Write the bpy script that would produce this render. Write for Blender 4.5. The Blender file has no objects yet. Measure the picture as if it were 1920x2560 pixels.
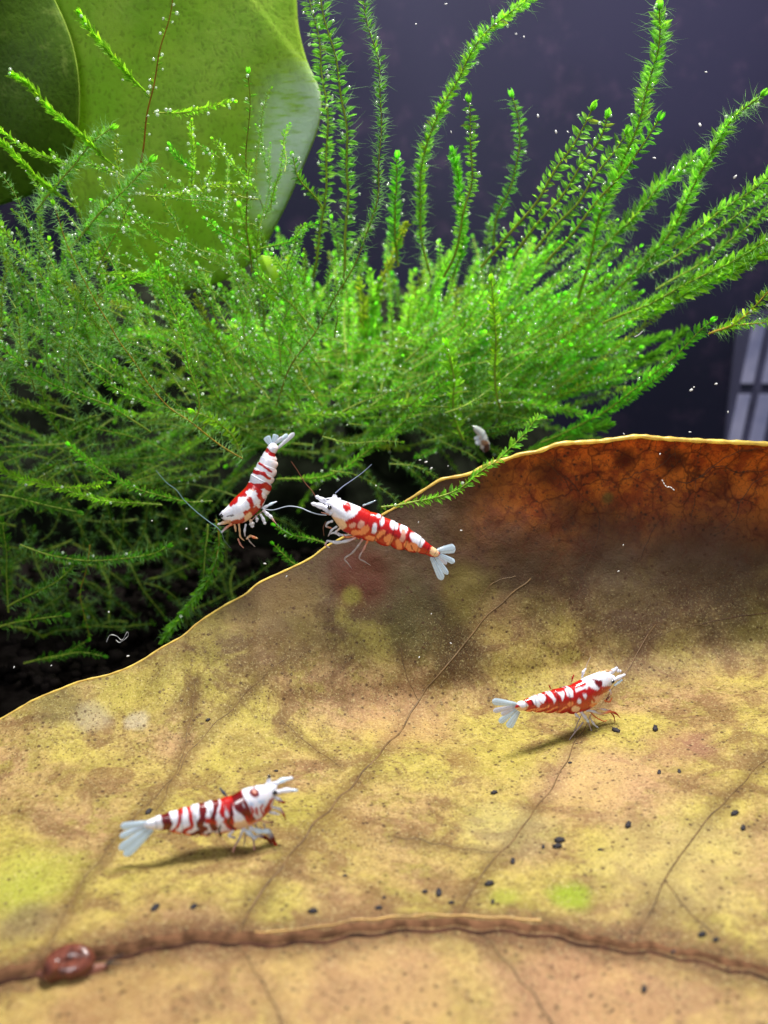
import bpy, math, random
import numpy as np
from mathutils import Vector, Matrix, noise as mnoise
random.seed(7); rng = np.random.default_rng(7)
S = bpy.context.scene
S.unit_settings.scale_length = 0.01            # one unit = one centimetre
# ------------------------------------------------------------------ camera
CAM = np.array([0.0, -13.0, 6.2]); PITCH = math.radians(20)
cd = bpy.data.cameras.new("camera"); cam = bpy.data.objects.new("camera", cd)
S.collection.objects.link(cam); S.camera = cam
cam.location = CAM; cam.rotation_euler = (math.radians(90) - PITCH, 0, 0)
cd.sensor_fit = 'VERTICAL'; cd.sensor_height = 32; cd.lens = 16 / math.tan(math.radians(24))
cd.clip_start = 0.1; cd.clip_end = 200
cd.dof.use_dof = True; cd.dof.focus_distance = 15.0; cd.dof.aperture_fstop = 0.21
# ------------------------------------------------------------------ world and lamps
W = bpy.data.worlds.new("World"); S.world = W; W.use_nodes = True
W.node_tree.nodes["Background"].inputs[0].default_value = (0.68, 0.72, 0.92, 1)
W.node_tree.nodes["Background"].inputs[1].default_value = 0.26
def lamp(name, loc, target, sx, sy, watts, col):
    l = bpy.data.lights.new(name, 'AREA'); l.shape = 'RECTANGLE'; l.size = sx; l.size_y = sy
    l.energy = watts; l.color = col
    o = bpy.data.objects.new(name, l); S.collection.objects.link(o); o.location = loc
    o.rotation_euler = (Vector(target) - Vector(loc)).to_track_quat('-Z', 'Y').to_euler()
    return o
lamp("aquarium_light", (4.5, 6.0, 25), (0.5, 1.5, 0), 8.0, 3.0, 19500, (1.0, 0.97, 0.93))
lamp("front_fill", (-6, -22, 16), (0, 2, 0), 9.0, 7.0, 3900, (0.93, 0.97, 1.0))  # added soft fill from the front, brightens the near sides of the shrimps
S.view_settings.view_transform = 'Standard'; S.view_settings.look = 'None'
S.view_settings.exposure = 0.0; S.view_settings.gamma = 1.0
S.cycles.max_bounces = 8; S.cycles.transparent_max_bounces = 16
S.cycles.use_denoising = True; S.cycles.sample_clamp_indirect = 6.0

# ------------------------------------------------------------------ helpers
K = math.tan(math.radians(24)) / 1280.0
FW = np.array([0, math.cos(PITCH), -math.sin(PITCH)]); UP = np.array([0, math.sin(PITCH), math.cos(PITCH)])
def ray(px, py):
    px = np.asarray(px, float); py = np.asarray(py, float)
    d = np.zeros(px.shape + (3,))
    d[..., 0] = (px - 960) * K
    v = -(py - 1280) * K
    d[..., 1] = FW[1] + v * UP[1]; d[..., 2] = FW[2] + v * UP[2]
    return d
def at(px, py, Y):
    """the place in the tank at depth Y that lies in the direction of a point of the photograph"""
    d = ray(px, py); t = (np.asarray(Y) - CAM[1]) / d[..., 1]
    return CAM + d * t[..., None]
def pxcm(Y): return 1.0 / K / ((Y + 13) * math.cos(PITCH) + 3.0)   # rough pixels per cm at depth Y
def lin(r, g, b):
    f = lambda c: (c / 255 / 12.92) if c / 255 <= .04045 else ((c / 255 + .055) / 1.055) ** 2.4
    return (f(r), f(g), f(b))
def tag(o, label=None, cat=None, group=None, kind=None):
    if label: o['label'] = label
    if cat: o['category'] = cat
    if group: o['group'] = group
    if kind: o['kind'] = kind
    return o
def link(o, parent=None):
    S.collection.objects.link(o)
    if parent is not None: o.parent = parent
    return o
def empty(name, loc=(0, 0, 0)):
    o = bpy.data.objects.new(name, None); o.location = loc; o.empty_display_size = .2
    return link(o)
class MB:
    """collects vertices, faces and a colour per vertex; builds ONE mesh"""
    def __init__(s): s.v = []; s.fi = []; s.fs = []; s.c = []; s.n = 0
    def add(s, V, F, col=(1, 1, 1)):
        V = np.asarray(V, float).reshape(-1, 3); F = np.asarray(F, int)
        s.v.append(V); s.fi.append((F + s.n).ravel()); s.fs.append(np.full(len(F), F.shape[1]))
        col = np.asarray(col, float)
        s.c.append(np.broadcast_to(col, (len(V), 3)) if col.ndim == 1 else col); s.n += len(V)
        return s
    def mesh(s, name, mat, origin=(0, 0, 0), smooth=True):
        m = bpy.data.meshes.new(name)
        V = np.concatenate(s.v) - np.asarray(origin); fi = np.concatenate(s.fi); fs = np.concatenate(s.fs)
        m.vertices.add(len(V)); m.vertices.foreach_set('co', V.ravel())
        m.loops.add(len(fi)); m.loops.foreach_set('vertex_index', fi)
        m.polygons.add(len(fs)); st = np.concatenate([[0], np.cumsum(fs)[:-1]])
        m.polygons.foreach_set('loop_start', st); m.polygons.foreach_set('loop_total', fs)
        m.polygons.foreach_set('use_smooth', np.full(len(fs), smooth))
        a = m.color_attributes.new('tint', 'FLOAT_COLOR', 'POINT')
        C = np.ones((len(V), 4)); C[:, :3] = np.concatenate(s.c); a.data.foreach_set('color', C.ravel())
        m.update(calc_edges=True); m.materials.append(mat); m.validate()
        return m
    def build(s, name, mat, parent=None, origin=None, smooth=True):
        org = (0, 0, 0) if origin is None else origin
        o = bpy.data.objects.new(name, s.mesh(name, mat, org, smooth))
        if parent is not None:
            o.location = Vector(org) - parent.location
            # parents are never rotated or scaled
        else: o.location = org
        return link(o, parent)
def catmull(P, n):
    P = np.asarray(P, float); Q = np.vstack([2 * P[0] - P[1], P, 2 * P[-1] - P[-2]])
    L = np.concatenate([[0], np.cumsum(np.linalg.norm(np.diff(P, axis=0), axis=1) + 1e-9)])
    T = np.linspace(0, L[-1], n); i = np.clip(np.searchsorted(L, T, side='right') - 1, 0, len(P) - 2)
    t = ((T - L[i]) / (L[i + 1] - L[i]))[:, None]
    a, b, c, d = Q[i], Q[i + 1], Q[i + 2], Q[i + 3]
    return .5 * (2 * b + (c - a) * t + (2 * a - 5 * b + 4 * c - d) * t ** 2 + (3 * b - a - 3 * c + d) * t ** 3)
def frames(P):
    T = np.gradient(P, axis=0); T /= np.linalg.norm(T, axis=1)[:, None] + 1e-12
    N = np.zeros_like(P); n = np.array([0, -.9, .42]); n -= T[0] * n.dot(T[0])
    if np.linalg.norm(n) < 1e-3: n = np.array([1., 0, 0])
    for i in range(len(P)):
        n = n - T[i] * n.dot(T[i]); n /= np.linalg.norm(n); N[i] = n
    return T, N, np.cross(T, N)
def tube(mb, P, R, seg=7, col=(1, 1, 1), flat=1.0, cap=True):
    P = np.asarray(P, float); R = np.broadcast_to(np.asarray(R, float), (len(P),)).copy()
    T, N, B = frames(P); a = np.linspace(0, 2 * np.pi, seg, endpoint=False)
    V = P[:, None] + R[:, None, None] * (np.cos(a)[None, :, None] * N[:, None] * flat + np.sin(a)[None, :, None] * B[:, None])
    i, j = np.meshgrid(np.arange(len(P) - 1), np.arange(seg), indexing='ij'); k = (j + 1) % seg
    F = np.stack([i * seg + j, i * seg + k, (i + 1) * seg + k, (i + 1) * seg + j], -1).reshape(-1, 4)
    c = np.asarray(col, float)
    if c.ndim == 2: c = np.repeat(c, seg, 0)
    n0 = mb.n; mb.add(V, F, c)
    if cap:
        for e, s in ((0, -1), (len(P) - 1, 1)):
            base = e * seg
            tri = [[base + q, base + (q + 1) % seg, seg * len(P)] for q in range(seg)]
            cc = c if c.ndim == 1 else c[e * seg]
            vv = np.vstack([V.reshape(-1, 3)[base:base + seg], P[e] + T[e] * s * R[e] * .8])
            mb.add(vv, [[q, (q + 1) % seg, seg] for q in range(seg)], cc)
    return mb
def ellipsoid(mb, c, ax, col=(1, 1, 1), nu=14, nv=9, lump=0.0):
    """ax: three axis vectors already scaled"""
    u = np.linspace(0, 2 * np.pi, nu, endpoint=False); v = np.linspace(0, np.pi, nv)
    U, Vv = np.meshgrid(u, v)
    s = 1 + lump * (np.sin(3 * U + 5 * Vv) + np.sin(5 * U - 2 * Vv + 1)) * .5
    d = np.stack([np.sin(Vv) * np.cos(U) * s, np.sin(Vv) * np.sin(U) * s, np.cos(Vv) * s], -1).reshape(-1, 3)
    V = np.asarray(c) + d @ np.asarray(ax)
    i, j = np.meshgrid(np.arange(nv - 1), np.arange(nu), indexing='ij'); k = (j + 1) % nu
    F = np.stack([i * nu + j, i * nu + k, (i + 1) * nu + k, (i + 1) * nu + j], -1).reshape(-1, 4)
    return mb.add(V, F, col)

# ------------------------------------------------------------------ materials
class NT:
    def __init__(s, name):
        s.m = bpy.data.materials.new(name); s.m.use_nodes = True; s.t = s.m.node_tree
        s.b = s.t.nodes['Principled BSDF']; s.out = s.t.nodes['Material Output']
    def n(s, kind, ins=None, **at_):
        x = s.t.nodes.new(kind)
        for k, v in at_.items(): setattr(x, k, v)
        for k, v in (ins or {}).items(): s.set(x, k, v)
        return x
    def set(s, x, k, v):
        if isinstance(v, bpy.types.NodeSocket): s.t.links.new(v, x.inputs[k])
        elif hasattr(v, 'outputs'): s.t.links.new(v.outputs[0], x.inputs[k])
        elif isinstance(v, tuple) and len(v) == 3 and x.inputs[k].type == 'RGBA': x.inputs[k].default_value = v + (1,)
        else: x.inputs[k].default_value = v
    def math(s, op, a, b=0.0, c=None):
        x = s.n('ShaderNodeMath', {0: a, 1: b}, operation=op)
        if c is not None: s.set(x, 2, c)
        return x
    def mix(s, f, a, b, bt='MIX'):
        x = s.n('ShaderNodeMix', data_type='RGBA', blend_type=bt)
        s.set(x, 0, f); s.set(x, 6, a); s.set(x, 7, b); return x.outputs[2]
    def ramp(s, f, lo, hi, smooth=True):
        x = s.n('ShaderNodeMapRange', {0: f, 1: lo, 2: hi}, interpolation_type='SMOOTHSTEP' if smooth else 'LINEAR')
        return x.outputs[0]
    def noise(s, co, scale, detail=4, rough=.55, dist=0.0):
        return s.n('ShaderNodeTexNoise', {'Vector': co, 'Scale': scale, 'Detail': detail, 'Roughness': rough, 'Distortion': dist}).outputs[0]
    def pset(s, **kw):
        for k, v in kw.items(): s.set(s.b, k.replace('_', ' '), v)
    def obj(s): return s.n('ShaderNodeTexCoord').outputs['Object']
    def translucent(s, col, f):
        tr = s.n('ShaderNodeBsdfTranslucent', {'Color': col})
        mx = s.n('ShaderNodeMixShader', {0: f}); s.t.links.new(s.b.outputs[0], mx.inputs[1]); s.t.links.new(tr.outputs[0], mx.inputs[2])
        s.t.links.new(mx.outputs[0], s.out.inputs[0]); return mx
def mat_plain(name, col, rough=.6, spec=.5, noise_amt=.25, scale=8, trans=0.0, coat=0.0, tint=False, bump=0.0, clear=0.0):
    t = NT(name); co = t.obj()
    n = t.noise(co, scale)
    c = t.mix(t.ramp(n, .3, .7), tuple(x * (1 - noise_amt) for x in col), tuple(min(1, x * (1 + noise_amt)) for x in col))
    if tint:
        a = t.n('ShaderNodeVertexColor', layer_name='tint'); c = t.mix(1.0, c, a.outputs[0], 'MULTIPLY')
    t.pset(Base_Color=c, Roughness=rough, Specular_IOR_Level=spec, Coat_Weight=coat)
    if bump: t.set(t.b, 'Normal', t.n('ShaderNodeBump', {'Strength': bump, 'Distance': .02, 'Height': n}).outputs[0])
    if trans: mx = t.translucent(c, trans)
    if clear:      # leaves one cell thick: part of the light goes straight through
        cl = t.n('ShaderNodeMixShader', {0: clear}); tp = t.n('ShaderNodeBsdfTransparent', {'Color': (.8, 1, .7)})
        t.t.links.new(mx.outputs[0], cl.inputs[1]); t.t.links.new(tp.outputs[0], cl.inputs[2]); t.t.links.new(cl.outputs[0], t.out.inputs[0])
    return t.m
M = {}
M['moss'] = mat_plain('moss_leaf', lin(138, 210, 58), .5, .2, .35, 2.5, .6, tint=True, clear=.38)
M['moss_stem'] = mat_plain('moss_stem', lin(134, 146, 50), .5, .4, .25, 9, .15, tint=True)
M['fuzz'] = mat_plain('moss_fuzz', lin(132, 182, 104), .6, .15, .2, 6, .5, tint=True)
M['soil'] = mat_plain('soil', (.007, .0055, .005), .95, .0, .6, 3, bump=.6)
M['pellet'] = mat_plain('pellet', (.034, .03, .034), .75, .2, .5, 3, bump=.4)
M['speck'] = mat_plain('speck', (.75, .74, .72), .4, .5, .1, 9, .3)
M['shrimp_limb'] = mat_plain('shrimp_limb', (1, 1, 1), .25, .6, .03, 10, .4, .4, tint=True)
M['antenna'] = mat_plain('antenna', (1, 1, 1), .35, .5, .05, 10, .3, tint=True)
M['eye'] = mat_plain('eye', (.012, .008, .012), .12, .7, .1, 5, 0, .6)
M['frame'] = mat_plain('reflected_frame', lin(56, 56, 78), .6, .3, .2, 1)
def mat_bubble():
    t = NT('oxygen_bubble')
    t.pset(Base_Color=(.85, 1., .75), Roughness=.08, Specular_IOR_Level=1.0, Coat_Weight=1.0)
    g = t.n('ShaderNodeBsdfGlass', {'Color': (1., 1., 1.), 'Roughness': .02, 'IOR': .75})
    mx = t.n('ShaderNodeMixShader', {0: .7}); t.t.links.new(t.b.outputs[0], mx.inputs[1]); t.t.links.new(g.outputs[0], mx.inputs[2])
    t.t.links.new(mx.outputs[0], t.out.inputs[0]); return t.m
M['bubble'] = mat_bubble()
def mat_shrimp():
    t = NT('shrimp_shell'); a = t.n('ShaderNodeVertexColor', layer_name='tint').outputs[0]
    co = t.obj(); n = t.noise(co, 30, 3)
    c = t.mix(t.ramp(n, .35, .7), t.mix(1.0, a, (.86, .86, .88), 'MULTIPLY'), a)
    t.pset(Base_Color=c, Roughness=.24, Specular_IOR_Level=.6, Coat_Weight=.5, Coat_Roughness=.1,
           Subsurface_Weight=.25, Subsurface_Radius=(.06, .03, .02), Subsurface_Scale=1.0)
    t.set(t.b, 'Normal', t.n('ShaderNodeBump', {'Strength': .15, 'Distance': .01, 'Height': n}).outputs[0])
    return t.m
M['shell'] = mat_shrimp()

# ------------------------------------------------------------------ the dead brown leaf
EDGE = np.array([(-900,2260),(-400,1990),(-150,1868),(0,1799),(81,1753),(150,1724),(203,1704),(278,1686),(341,1660),(405,1620),(457,1591),
 (498,1556),(561,1515),(613,1487),(648,1458),(723,1423),(775,1397),(816,1367),(870,1338),(920,1309),(961,1285),(986,1271),(1028,1246),
 (1075,1216),(1105,1199),(1151,1191),(1181,1182),(1226,1159),(1262,1150),(1301,1137),(1347,1129),(1392,1112),(1431,1108),(1500,1104),
 (1594,1092),(1639,1096),(1753,1103),(1918,1111),(2100,1128),(2400,1190),(2900,1350)], float)
def edge_y(px): return np.interp(px, EDGE[:, 0], EDGE[:, 1])
def leaf_Y(px, py):
    px = np.asarray(px, float); py = np.asarray(py, float)
    e = edge_y(px); d = ray(px, py)
    zf = -1.42 + .10 * np.sin(px / 300 + .6) + .05 * np.sin(py / 190 + px / 500)
    yf = CAM[1] + (zf - CAM[2]) / d[..., 2] * d[..., 1]
    yf = np.where((d[..., 2] < -.05) & (yf < 30), yf, 30)
    ye = np.interp(px, [-900, 0, 400, 820, 1200, 1500, 1920, 2900], [-2.2, -.35, .55, 1.75, 2.35, 2.75, 3.0, 3.1])
    m = np.interp(px, [-900, 0, 400, 820, 1200, 1500, 2900], [.25, .35, .6, 1.1, 1.9, 2.3, 2.3])
    de = ray(px, e); ze = CAM[2] + de[..., 2] / de[..., 1] * (ye - CAM[1])
    sl = d[..., 2] / d[..., 1]
    # wall: z = ze - m (ye - y) meets the ray z = 6.2 + sl (y+13)
    yw = (ze - m * ye - CAM[2] - sl * 13) / (sl - m)
    curl = np.interp(px, [900, 1350, 1900], [0, .30, .55]) * np.exp(-np.clip(py - e, 0, None) / 75)
    yw = yw - curl + np.interp(px, [900, 1350, 1900], [0, .30, .55])*0
    k = .55
    h = np.clip(.5 + .5 * (yw - yf) / k, 0, 1)
    return yw * (1 - h) + yf * h - k * h * (1 - h)
def leaf_pt(px, py, lift=0.0):
    P = at(px, py, leaf_Y(px, py))
    if lift:
        d = CAM - P; d = d / np.linalg.norm(d, axis=-1, keepdims=True)
        P = P + d * lift
    return P
U = np.concatenate([np.linspace(-900, -60, 22), np.linspace(-40, 1980, 300), np.linspace(2000, 2850, 22)])
Tt = np.linspace(0, 1, 260) ** 1.15
UU, TT = np.meshgrid(U, Tt); EE = edge_y(UU); PY = EE + (3250 - EE) * TT
LP = leaf_pt(UU, PY)
# gentle puckering between the veins, as real relief along the surface normal
nrm = np.cross(np.gradient(LP, axis=1), np.gradient(LP, axis=0)); nrm /= np.linalg.norm(nrm, axis=-1, keepdims=True)
nrm *= np.sign(np.sum(nrm * (CAM - LP), -1))[..., None]
puck = np.zeros(UU.shape)
for a in range(UU.shape[0]):
    for b in range(UU.shape[1]):
        p = LP[a, b]
        puck[a, b] = mnoise.noise(Vector(p * .9)) * .075 + mnoise.noise(Vector(p * 3.1)) * .022 + mnoise.noise(Vector(p * 8.)) * .007
puck *= np.clip(TT / .05, 0, 1)
LPd = LP + nrm * puck[..., None]
from mathutils.kdtree import KDTree
kd = KDTree(LPd.shape[0] * LPd.shape[1]); LF_ = LPd.reshape(-1, 3); LN_ = nrm.reshape(-1, 3)
for a in range(len(LF_)): kd.insert(LF_[a], a)
kd.balance()
def snap(P, lift=0.0):
    """drop a point onto the puckered blade"""
    k = [a for _, a, _ in kd.find_n(P, 4)]; v = LF_[k].mean(0); n = LN_[k].mean(0); n /= np.linalg.norm(n)
    return P + n * ((v - P) @ n + lift)
leaf_root = empty('fallen_leaf', tuple(leaf_pt(960, 2000)))
tag(leaf_root, 'large dead yellow brown leaf with curled up amber rim, filling the lower half', 'leaf')
mb = MB(); nr, nc = UU.shape
i, j = np.meshgrid(np.arange(nr - 1), np.arange(nc - 1), indexing='ij')
F = np.stack([i * nc + j, (i + 1) * nc + j, (i + 1) * nc + j + 1, i * nc + j + 1], -1).reshape(-1, 4)
MR = [(-300,2520),(-40,2455),(180,2395),(400,2360),(640,2345),(900,2330),(1150,2312),(1350,2328),(1550,2358),(1750,2392),(1950,2430),(2200,2480)]
VE = [([(1330,1445),(1240,1520),(1160,1610),(1085,1700),(1045,1750),(1000,1830),(930,1910),(860,1990),(800,2050),(720,2150),(640,2250),(590,2340)], .030, 'vein'),
      ([(1640,1560),(1600,1620),(1560,1690),(1480,1790),(1445,1850),(1400,1930),(1330,2030),(1280,2100),(1200,2190),(1140,2300)], .022, 'vein'),
      ([(2000,1830),(1900,1910),(1830,1990),(1740,2080),(1680,2170),(1640,2250),(1590,2350)], .024, 'vein'),
      ([(720,1640),(640,1710),(560,1790),(470,1880),(420,1960),(300,2080),(250,2150),(200,2210),(110,2390)], .012, 'vein'),
      ([(490,1700),(480,1780),(460,1870),(430,1950),(390,2030)], .009, 'vein'),
      ([(1045,1750),(1015,1690),(1000,1620)], .013, 'vein'), ([(1290,2130),(1180,2120),(1060,2100),(990,2090)], .012, 'vein'),
      ([(700,1800),(770,1860),(850,1920)], .010, 'vein'), ([(1190,1520),(1230,1460),(1290,1440)], .010, 'vein'),
      ([(1200,2330),(1270,2420),(1340,2500),(1400,2600),(1420,2700)], .024, 'vein'), ([(600,2370),(640,2440),(690,2530),(720,2640)], .02, 'vein'),
      ([(1660,2200),(1720,2280),(1780,2330)], .018, 'vein'), ([(1330,1130),(1440,1220),(1500,1300),(1470,1420),(1440,1500)], .009, 'vein_dark'),
      ([(1920,1120),(1850,1130),(1790,1160),(1740,1200),(1690,1205)], .012, 'vein_dark'), ([(1950,1180),(1880,1210),(1830,1300),(1780,1340)], .012, 'vein_dark'),
      ([(1690,1130),(1640,1170),(1600,1180),(1560,1200)], .009, 'vein_dark'), ([(1660,1290),(1630,1330),(1600,1400)], .010, 'vein_dark'),
      ([(1960,1175),(1840,1180),(1800,1165),(1740,1200)], .010, 'vein_dark'), ([(1740,1200),(1735,1250),(1725,1300)], .008, 'vein_dark'),
      ([(1750,1560),(1850,1540),(1960,1530)], .012, 'vein_dark'), ([(1650,1630),(1620,1600),(1700,1570),(1780,1560)], .008, 'vein'),
      ([(1740,1170),(1755,1105),(1757,1103)], .008, 'vein_dark'), ([(1639,1130),(1641,1100)], .007, 'vein_dark'), ([(1690,1160),(1686,1102)], .007, 'vein_dark'),
      ([(1850,1150),(1845,1110)], .007, 'vein_dark'), ([(1535,1130),(1530,1102)], .007, 'vein_dark')]
def dist_to(pts):
    A = leaf_pt(np.array(pts, float)[:, 0], np.array(pts, float)[:, 1]); Q = LP.reshape(-1, 3); d = np.full(len(Q), 1e9)
    for a, b in zip(A[:-1], A[1:]):
        v = b - a; t = np.clip(((Q - a) @ v) / (v @ v), 0, 1); d = np.minimum(d, np.linalg.norm(Q - a - t[:, None] * v, axis=1))
    return d
rib_d = dist_to(MR); vein_d = np.min([dist_to(p) / (.6 + r * 18) for p, r, _ in VE[:13]], 0)
# pigment masks carried by the blade: red = brown band with the midrib's shade painted in, green = darker tissue beside the side veins (distances in cm)
mb.add(LPd.reshape(-1, 3), F, np.stack([np.clip(rib_d, 0, 3) / 3, np.clip(vein_d, 0, 1), np.zeros(len(rib_d))], 1))

def mat_leaf():
    t = NT('dead_leaf'); co = t.n('ShaderNodeNewGeometry').outputs['Position']
    def spot(px, py, r, soft=.5, wob=.5, wsc=2.2):
        """0..1 mask of a stain or toned patch lying at this place on the leaf, ragged outline"""
        c = leaf_pt(px, py)
        dd = t.n('ShaderNodeVectorMath', {0: co, 1: tuple(c)}, operation='DISTANCE').outputs['Value']
        nn = t.math('MULTIPLY', t.math('SUBTRACT', t.noise(co, wsc, 5, .65), .5), wob * r * 3)
        dd = t.math('ADD', dd, nn)
        return t.n('ShaderNodeMapRange', {0: dd, 1: r * (1 + soft), 2: r * (1 - soft), 3: 0., 4: 1.}, interpolation_type='SMOOTHSTEP').outputs[0]
    n1 = t.noise(co, .8, 5, .6); n2 = t.noise(co, 3.2, 6, .7); n3 = t.noise(co, 14, 5, .75); n4 = t.noise(co, 1.6, 4, .6, .8)
    yel = lin(200, 184, 92); tan = lin(194, 158, 110); olive = lin(166, 156, 66); brown = lin(136, 98, 66); pink = lin(192, 150, 116)
    c = t.mix(t.ramp(n1, .38, .62), yel, tan)
    c = t.mix(t.math('MULTIPLY', t.ramp(n2, .44, .62), .7), c, olive)
    c = t.mix(t.math('MULTIPLY', t.ramp(n4, .48, .62), .7), c, brown)
    n6 = t.noise(co, 2.3, 6, .75, 1.2); c = t.mix(t.math('MULTIPLY', t.ramp(n6, .55, .66), .6), c, lin(124, 96, 56))
    c = t.mix(t.math('MULTIPLY', t.ramp(n3, .46, .62), .5), c, lin(118, 92, 48))
    vc = t.n('ShaderNodeSeparateColor', {0: t.n('ShaderNodeVertexColor', layer_name='tint').outputs[0]})
    wob = t.math('MULTIPLY', t.math('SUBTRACT', t.noise(co, 4.5, 5, .7), .5), .16)
    band = t.ramp(t.math('ADD', vc.outputs[0], wob), .15, .03)
    vb = t.ramp(t.math('ADD', vc.outputs[1], wob), .22, .0)
    c = t.mix(t.math('MULTIPLY', vb, .7), c, lin(112, 84, 46))
    # browner tissue towards the curled rim, with the steep wall's shade painted in
    zz = t.n('ShaderNodeSeparateXYZ', {0: co})
    up = t.ramp(t.math('ADD', zz.outputs[2], t.math('MULTIPLY', t.math('SUBTRACT', n4, .5), 1.2)), -1.38, .05)
    xr = t.ramp(zz.outputs[0], -2.5, 1.5)
    c = t.mix(t.math('MULTIPLY', up, .9), c, lin(74, 54, 42))
    am = t.ramp(t.math('ADD', zz.outputs[2], t.math('MULTIPLY', t.math('SUBTRACT', n2, .5), .7)), -.25, .95)
    am = t.math('MULTIPLY', am, t.ramp(zz.outputs[0], .7, 2.4))
    c = t.mix(am, c, t.mix(t.ramp(n2, .4, .6), lin(212, 118, 40), lin(158, 72, 30)))  # orange of light through the rim put into the base colour
    # stains, and darker or paler patches
    for (px, py, r, col, f, wob) in [
        (1080, 1560, .55, lin(70, 60, 40), .75, .7), (1010, 1500, .4, lin(84, 74, 44), .6, .6), (1150, 1640, .4, lin(80, 60, 44), .7, .7),
        (900, 1440, .42, lin(92, 40, 26), .75, .6), (1330, 1480, .5, lin(82, 62, 44), .5, .7), (1640, 1620, .7, lin(120, 90, 80), .4, .6),
        (90, 2190, .42, lin(184, 194, 66), .45, 1.2), (30, 2240, .4, lin(180, 190, 66), .4, 1.2), (1430, 2240, .2, lin(152, 178, 26), .85, 1.1), (1265, 2240, .12, lin(170, 180, 60), .6, 1.2),
        (230, 1790, .2, lin(190, 180, 150), .5, 1.4), (345, 1800, .12, lin(206, 196, 170), .6, 1.6), (140, 1760, .3, lin(96, 84, 54), .6, .8),
        (300, 1730, .3, lin(206, 198, 84), .5, .6), (600, 1880, .5, lin(200, 190, 84), .35, .6), (1250, 1900, .45, lin(206, 196, 84), .5, .6),
        (1270, 2070, .5, lin(206, 198, 140), .28, 1.), (1700, 2150, .8, lin(214, 196, 124), .5, .6), (1700, 1860, .4, lin(170, 120, 100), .6, .7),
        (1560, 1150, .16, lin(70, 18, 14), .8, .7), (1680, 1150, .17, lin(70, 20, 14), .8, .7), (1370, 1180, .22, lin(80, 40, 20), .7, .7), (1400, 1290, .3, lin(62, 40, 28), .6, .7),
        (1520, 1245, .08, lin(140, 116, 50), .8, .5), (1800, 1215, .2, lin(82, 30, 18), .6, .7), (1500, 1360, .6, lin(70, 54, 42), .7, .7), (1750, 1420, .9, lin(86, 66, 54), .75, .6), (1300, 1380, .5, lin(76, 58, 42), .7, .7), (1850, 1560, .6, lin(84, 70, 52), .6, .7), (1550, 1520, .6, lin(104, 82, 66), .6, .7), (720, 1480, .35, lin(110, 84, 50), .6, .7),
        (250, 2560, 1.3, lin(204, 160, 108), .4, .7), (900, 2500, 1.0, lin(206, 162, 118), .5, .7), (1550, 2540, 1.1, lin(208, 162, 124), .5, .7), (1500, 1950, .7, lin(214, 172, 132), .55, .6), (1000, 1800, .6, lin(196, 152, 108), .5, .7), (1150, 1900, .2, lin(140, 104, 60), .6, 1.), (560, 2000, .25, lin(140, 108, 60), .5, 1.), (1650, 2280, .25, lin(130, 104, 70), .6, 1.), (870, 2080, .3, lin(150, 120, 66), .5, 1.),
        (1250, 1560, .4, lin(176, 140, 96), .4, .6), (880, 1490, .12, lin(132, 124, 50), .8, .3), (1160, 1480, .35, lin(126, 112, 54), .6, .6),
        (700, 1560, .5, lin(128, 106, 62), .5, .7), (60, 2300, .3, lin(130, 110, 84), .7, .6), (500, 2330, .4, lin(132, 96, 66), .6, .7), (300, 2480, .5, lin(170, 130, 90), .5, .6),
        (1450, 2480, .6, lin(196, 150, 110), .5, .6), (1000, 2450, .6, lin(200, 160, 112), .5, .6)]:
        c = t.mix(t.math('MULTIPLY', spot(px, py, r, .55, wob * .55), f), c, col)
    c = t.mix(t.math('MULTIPLY', band, .88), c, t.mix(t.ramp(n3, .4, .6), lin(88, 58, 40), lin(132, 94, 64)))
    # fine net of veins: cells with dark seams, two sizes
    wv = t.n('ShaderNodeVectorMath', {0: co, 1: t.n('ShaderNodeVectorMath', {0: t.n('ShaderNodeTexNoise', {'Vector': co, 'Scale': 3.0, 'Detail': 3}).outputs[1], 3: .35}, operation='SCALE').outputs[0]}, operation='ADD').outputs[0]
    v1 = t.n('ShaderNodeTexVoronoi', {'Vector': wv, 'Scale': 2.3}, feature='DISTANCE_TO_EDGE').outputs[0]
    v2 = t.n('ShaderNodeTexVoronoi', {'Vector': wv, 'Scale': 6.5}, feature='DISTANCE_TO_EDGE').outputs[0]
    s1 = t.math('SUBTRACT', 1.0, t.ramp(v1, .0, .05)); s2 = t.math('SUBTRACT', 1.0, t.ramp(v2, .0, .09))
    net = t.math('MAXIMUM', s1, t.math('MULTIPLY', s2, .5))
    netf = t.math('ADD', t.math('MULTIPLY', am, .62), t.math('MULTIPLY', t.ramp(n1, .4, .6), .22))
    c = t.mix(t.math('MULTIPLY', net, netf), c, lin(84, 36, 20))
    # black and brown freckles
    sp = t.n('ShaderNodeTexVoronoi', {'Vector': co, 'Scale': 9.0, 'Randomness': 1.0}).outputs['Distance']
    dots = t.math('MULTIPLY', t.ramp(t.math('ADD', sp, t.math('MULTIPLY', n3, .3)), .42, .27), t.ramp(n2, .40, .54))
    c = t.mix(t.math('MULTIPLY', dots, .85), c, lin(74, 48, 34))
    sp2 = t.n('ShaderNodeTexVoronoi', {'Vector': co, 'Scale': 22.0}).outputs['Distance']
    dots2 = t.math('MULTIPLY', t.ramp(sp2, .32, .14), t.ramp(t.noise(co, 5, 3), .40, .56))
    c = t.mix(t.math('MULTIPLY', dots2, .8), c, lin(84, 62, 40))
    hi = t.math('MULTIPLY', t.math('MULTIPLY', t.ramp(t.noise(co, 22, 3, .7), .56, .7), .4), t.ramp(zz.outputs[2], -.2, -1.1))
    c = t.mix(hi, c, lin(232, 212, 146))
    n5 = t.noise(co, 34, 4, .8); gr = t.ramp(zz.outputs[2], .2, -.9)
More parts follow.
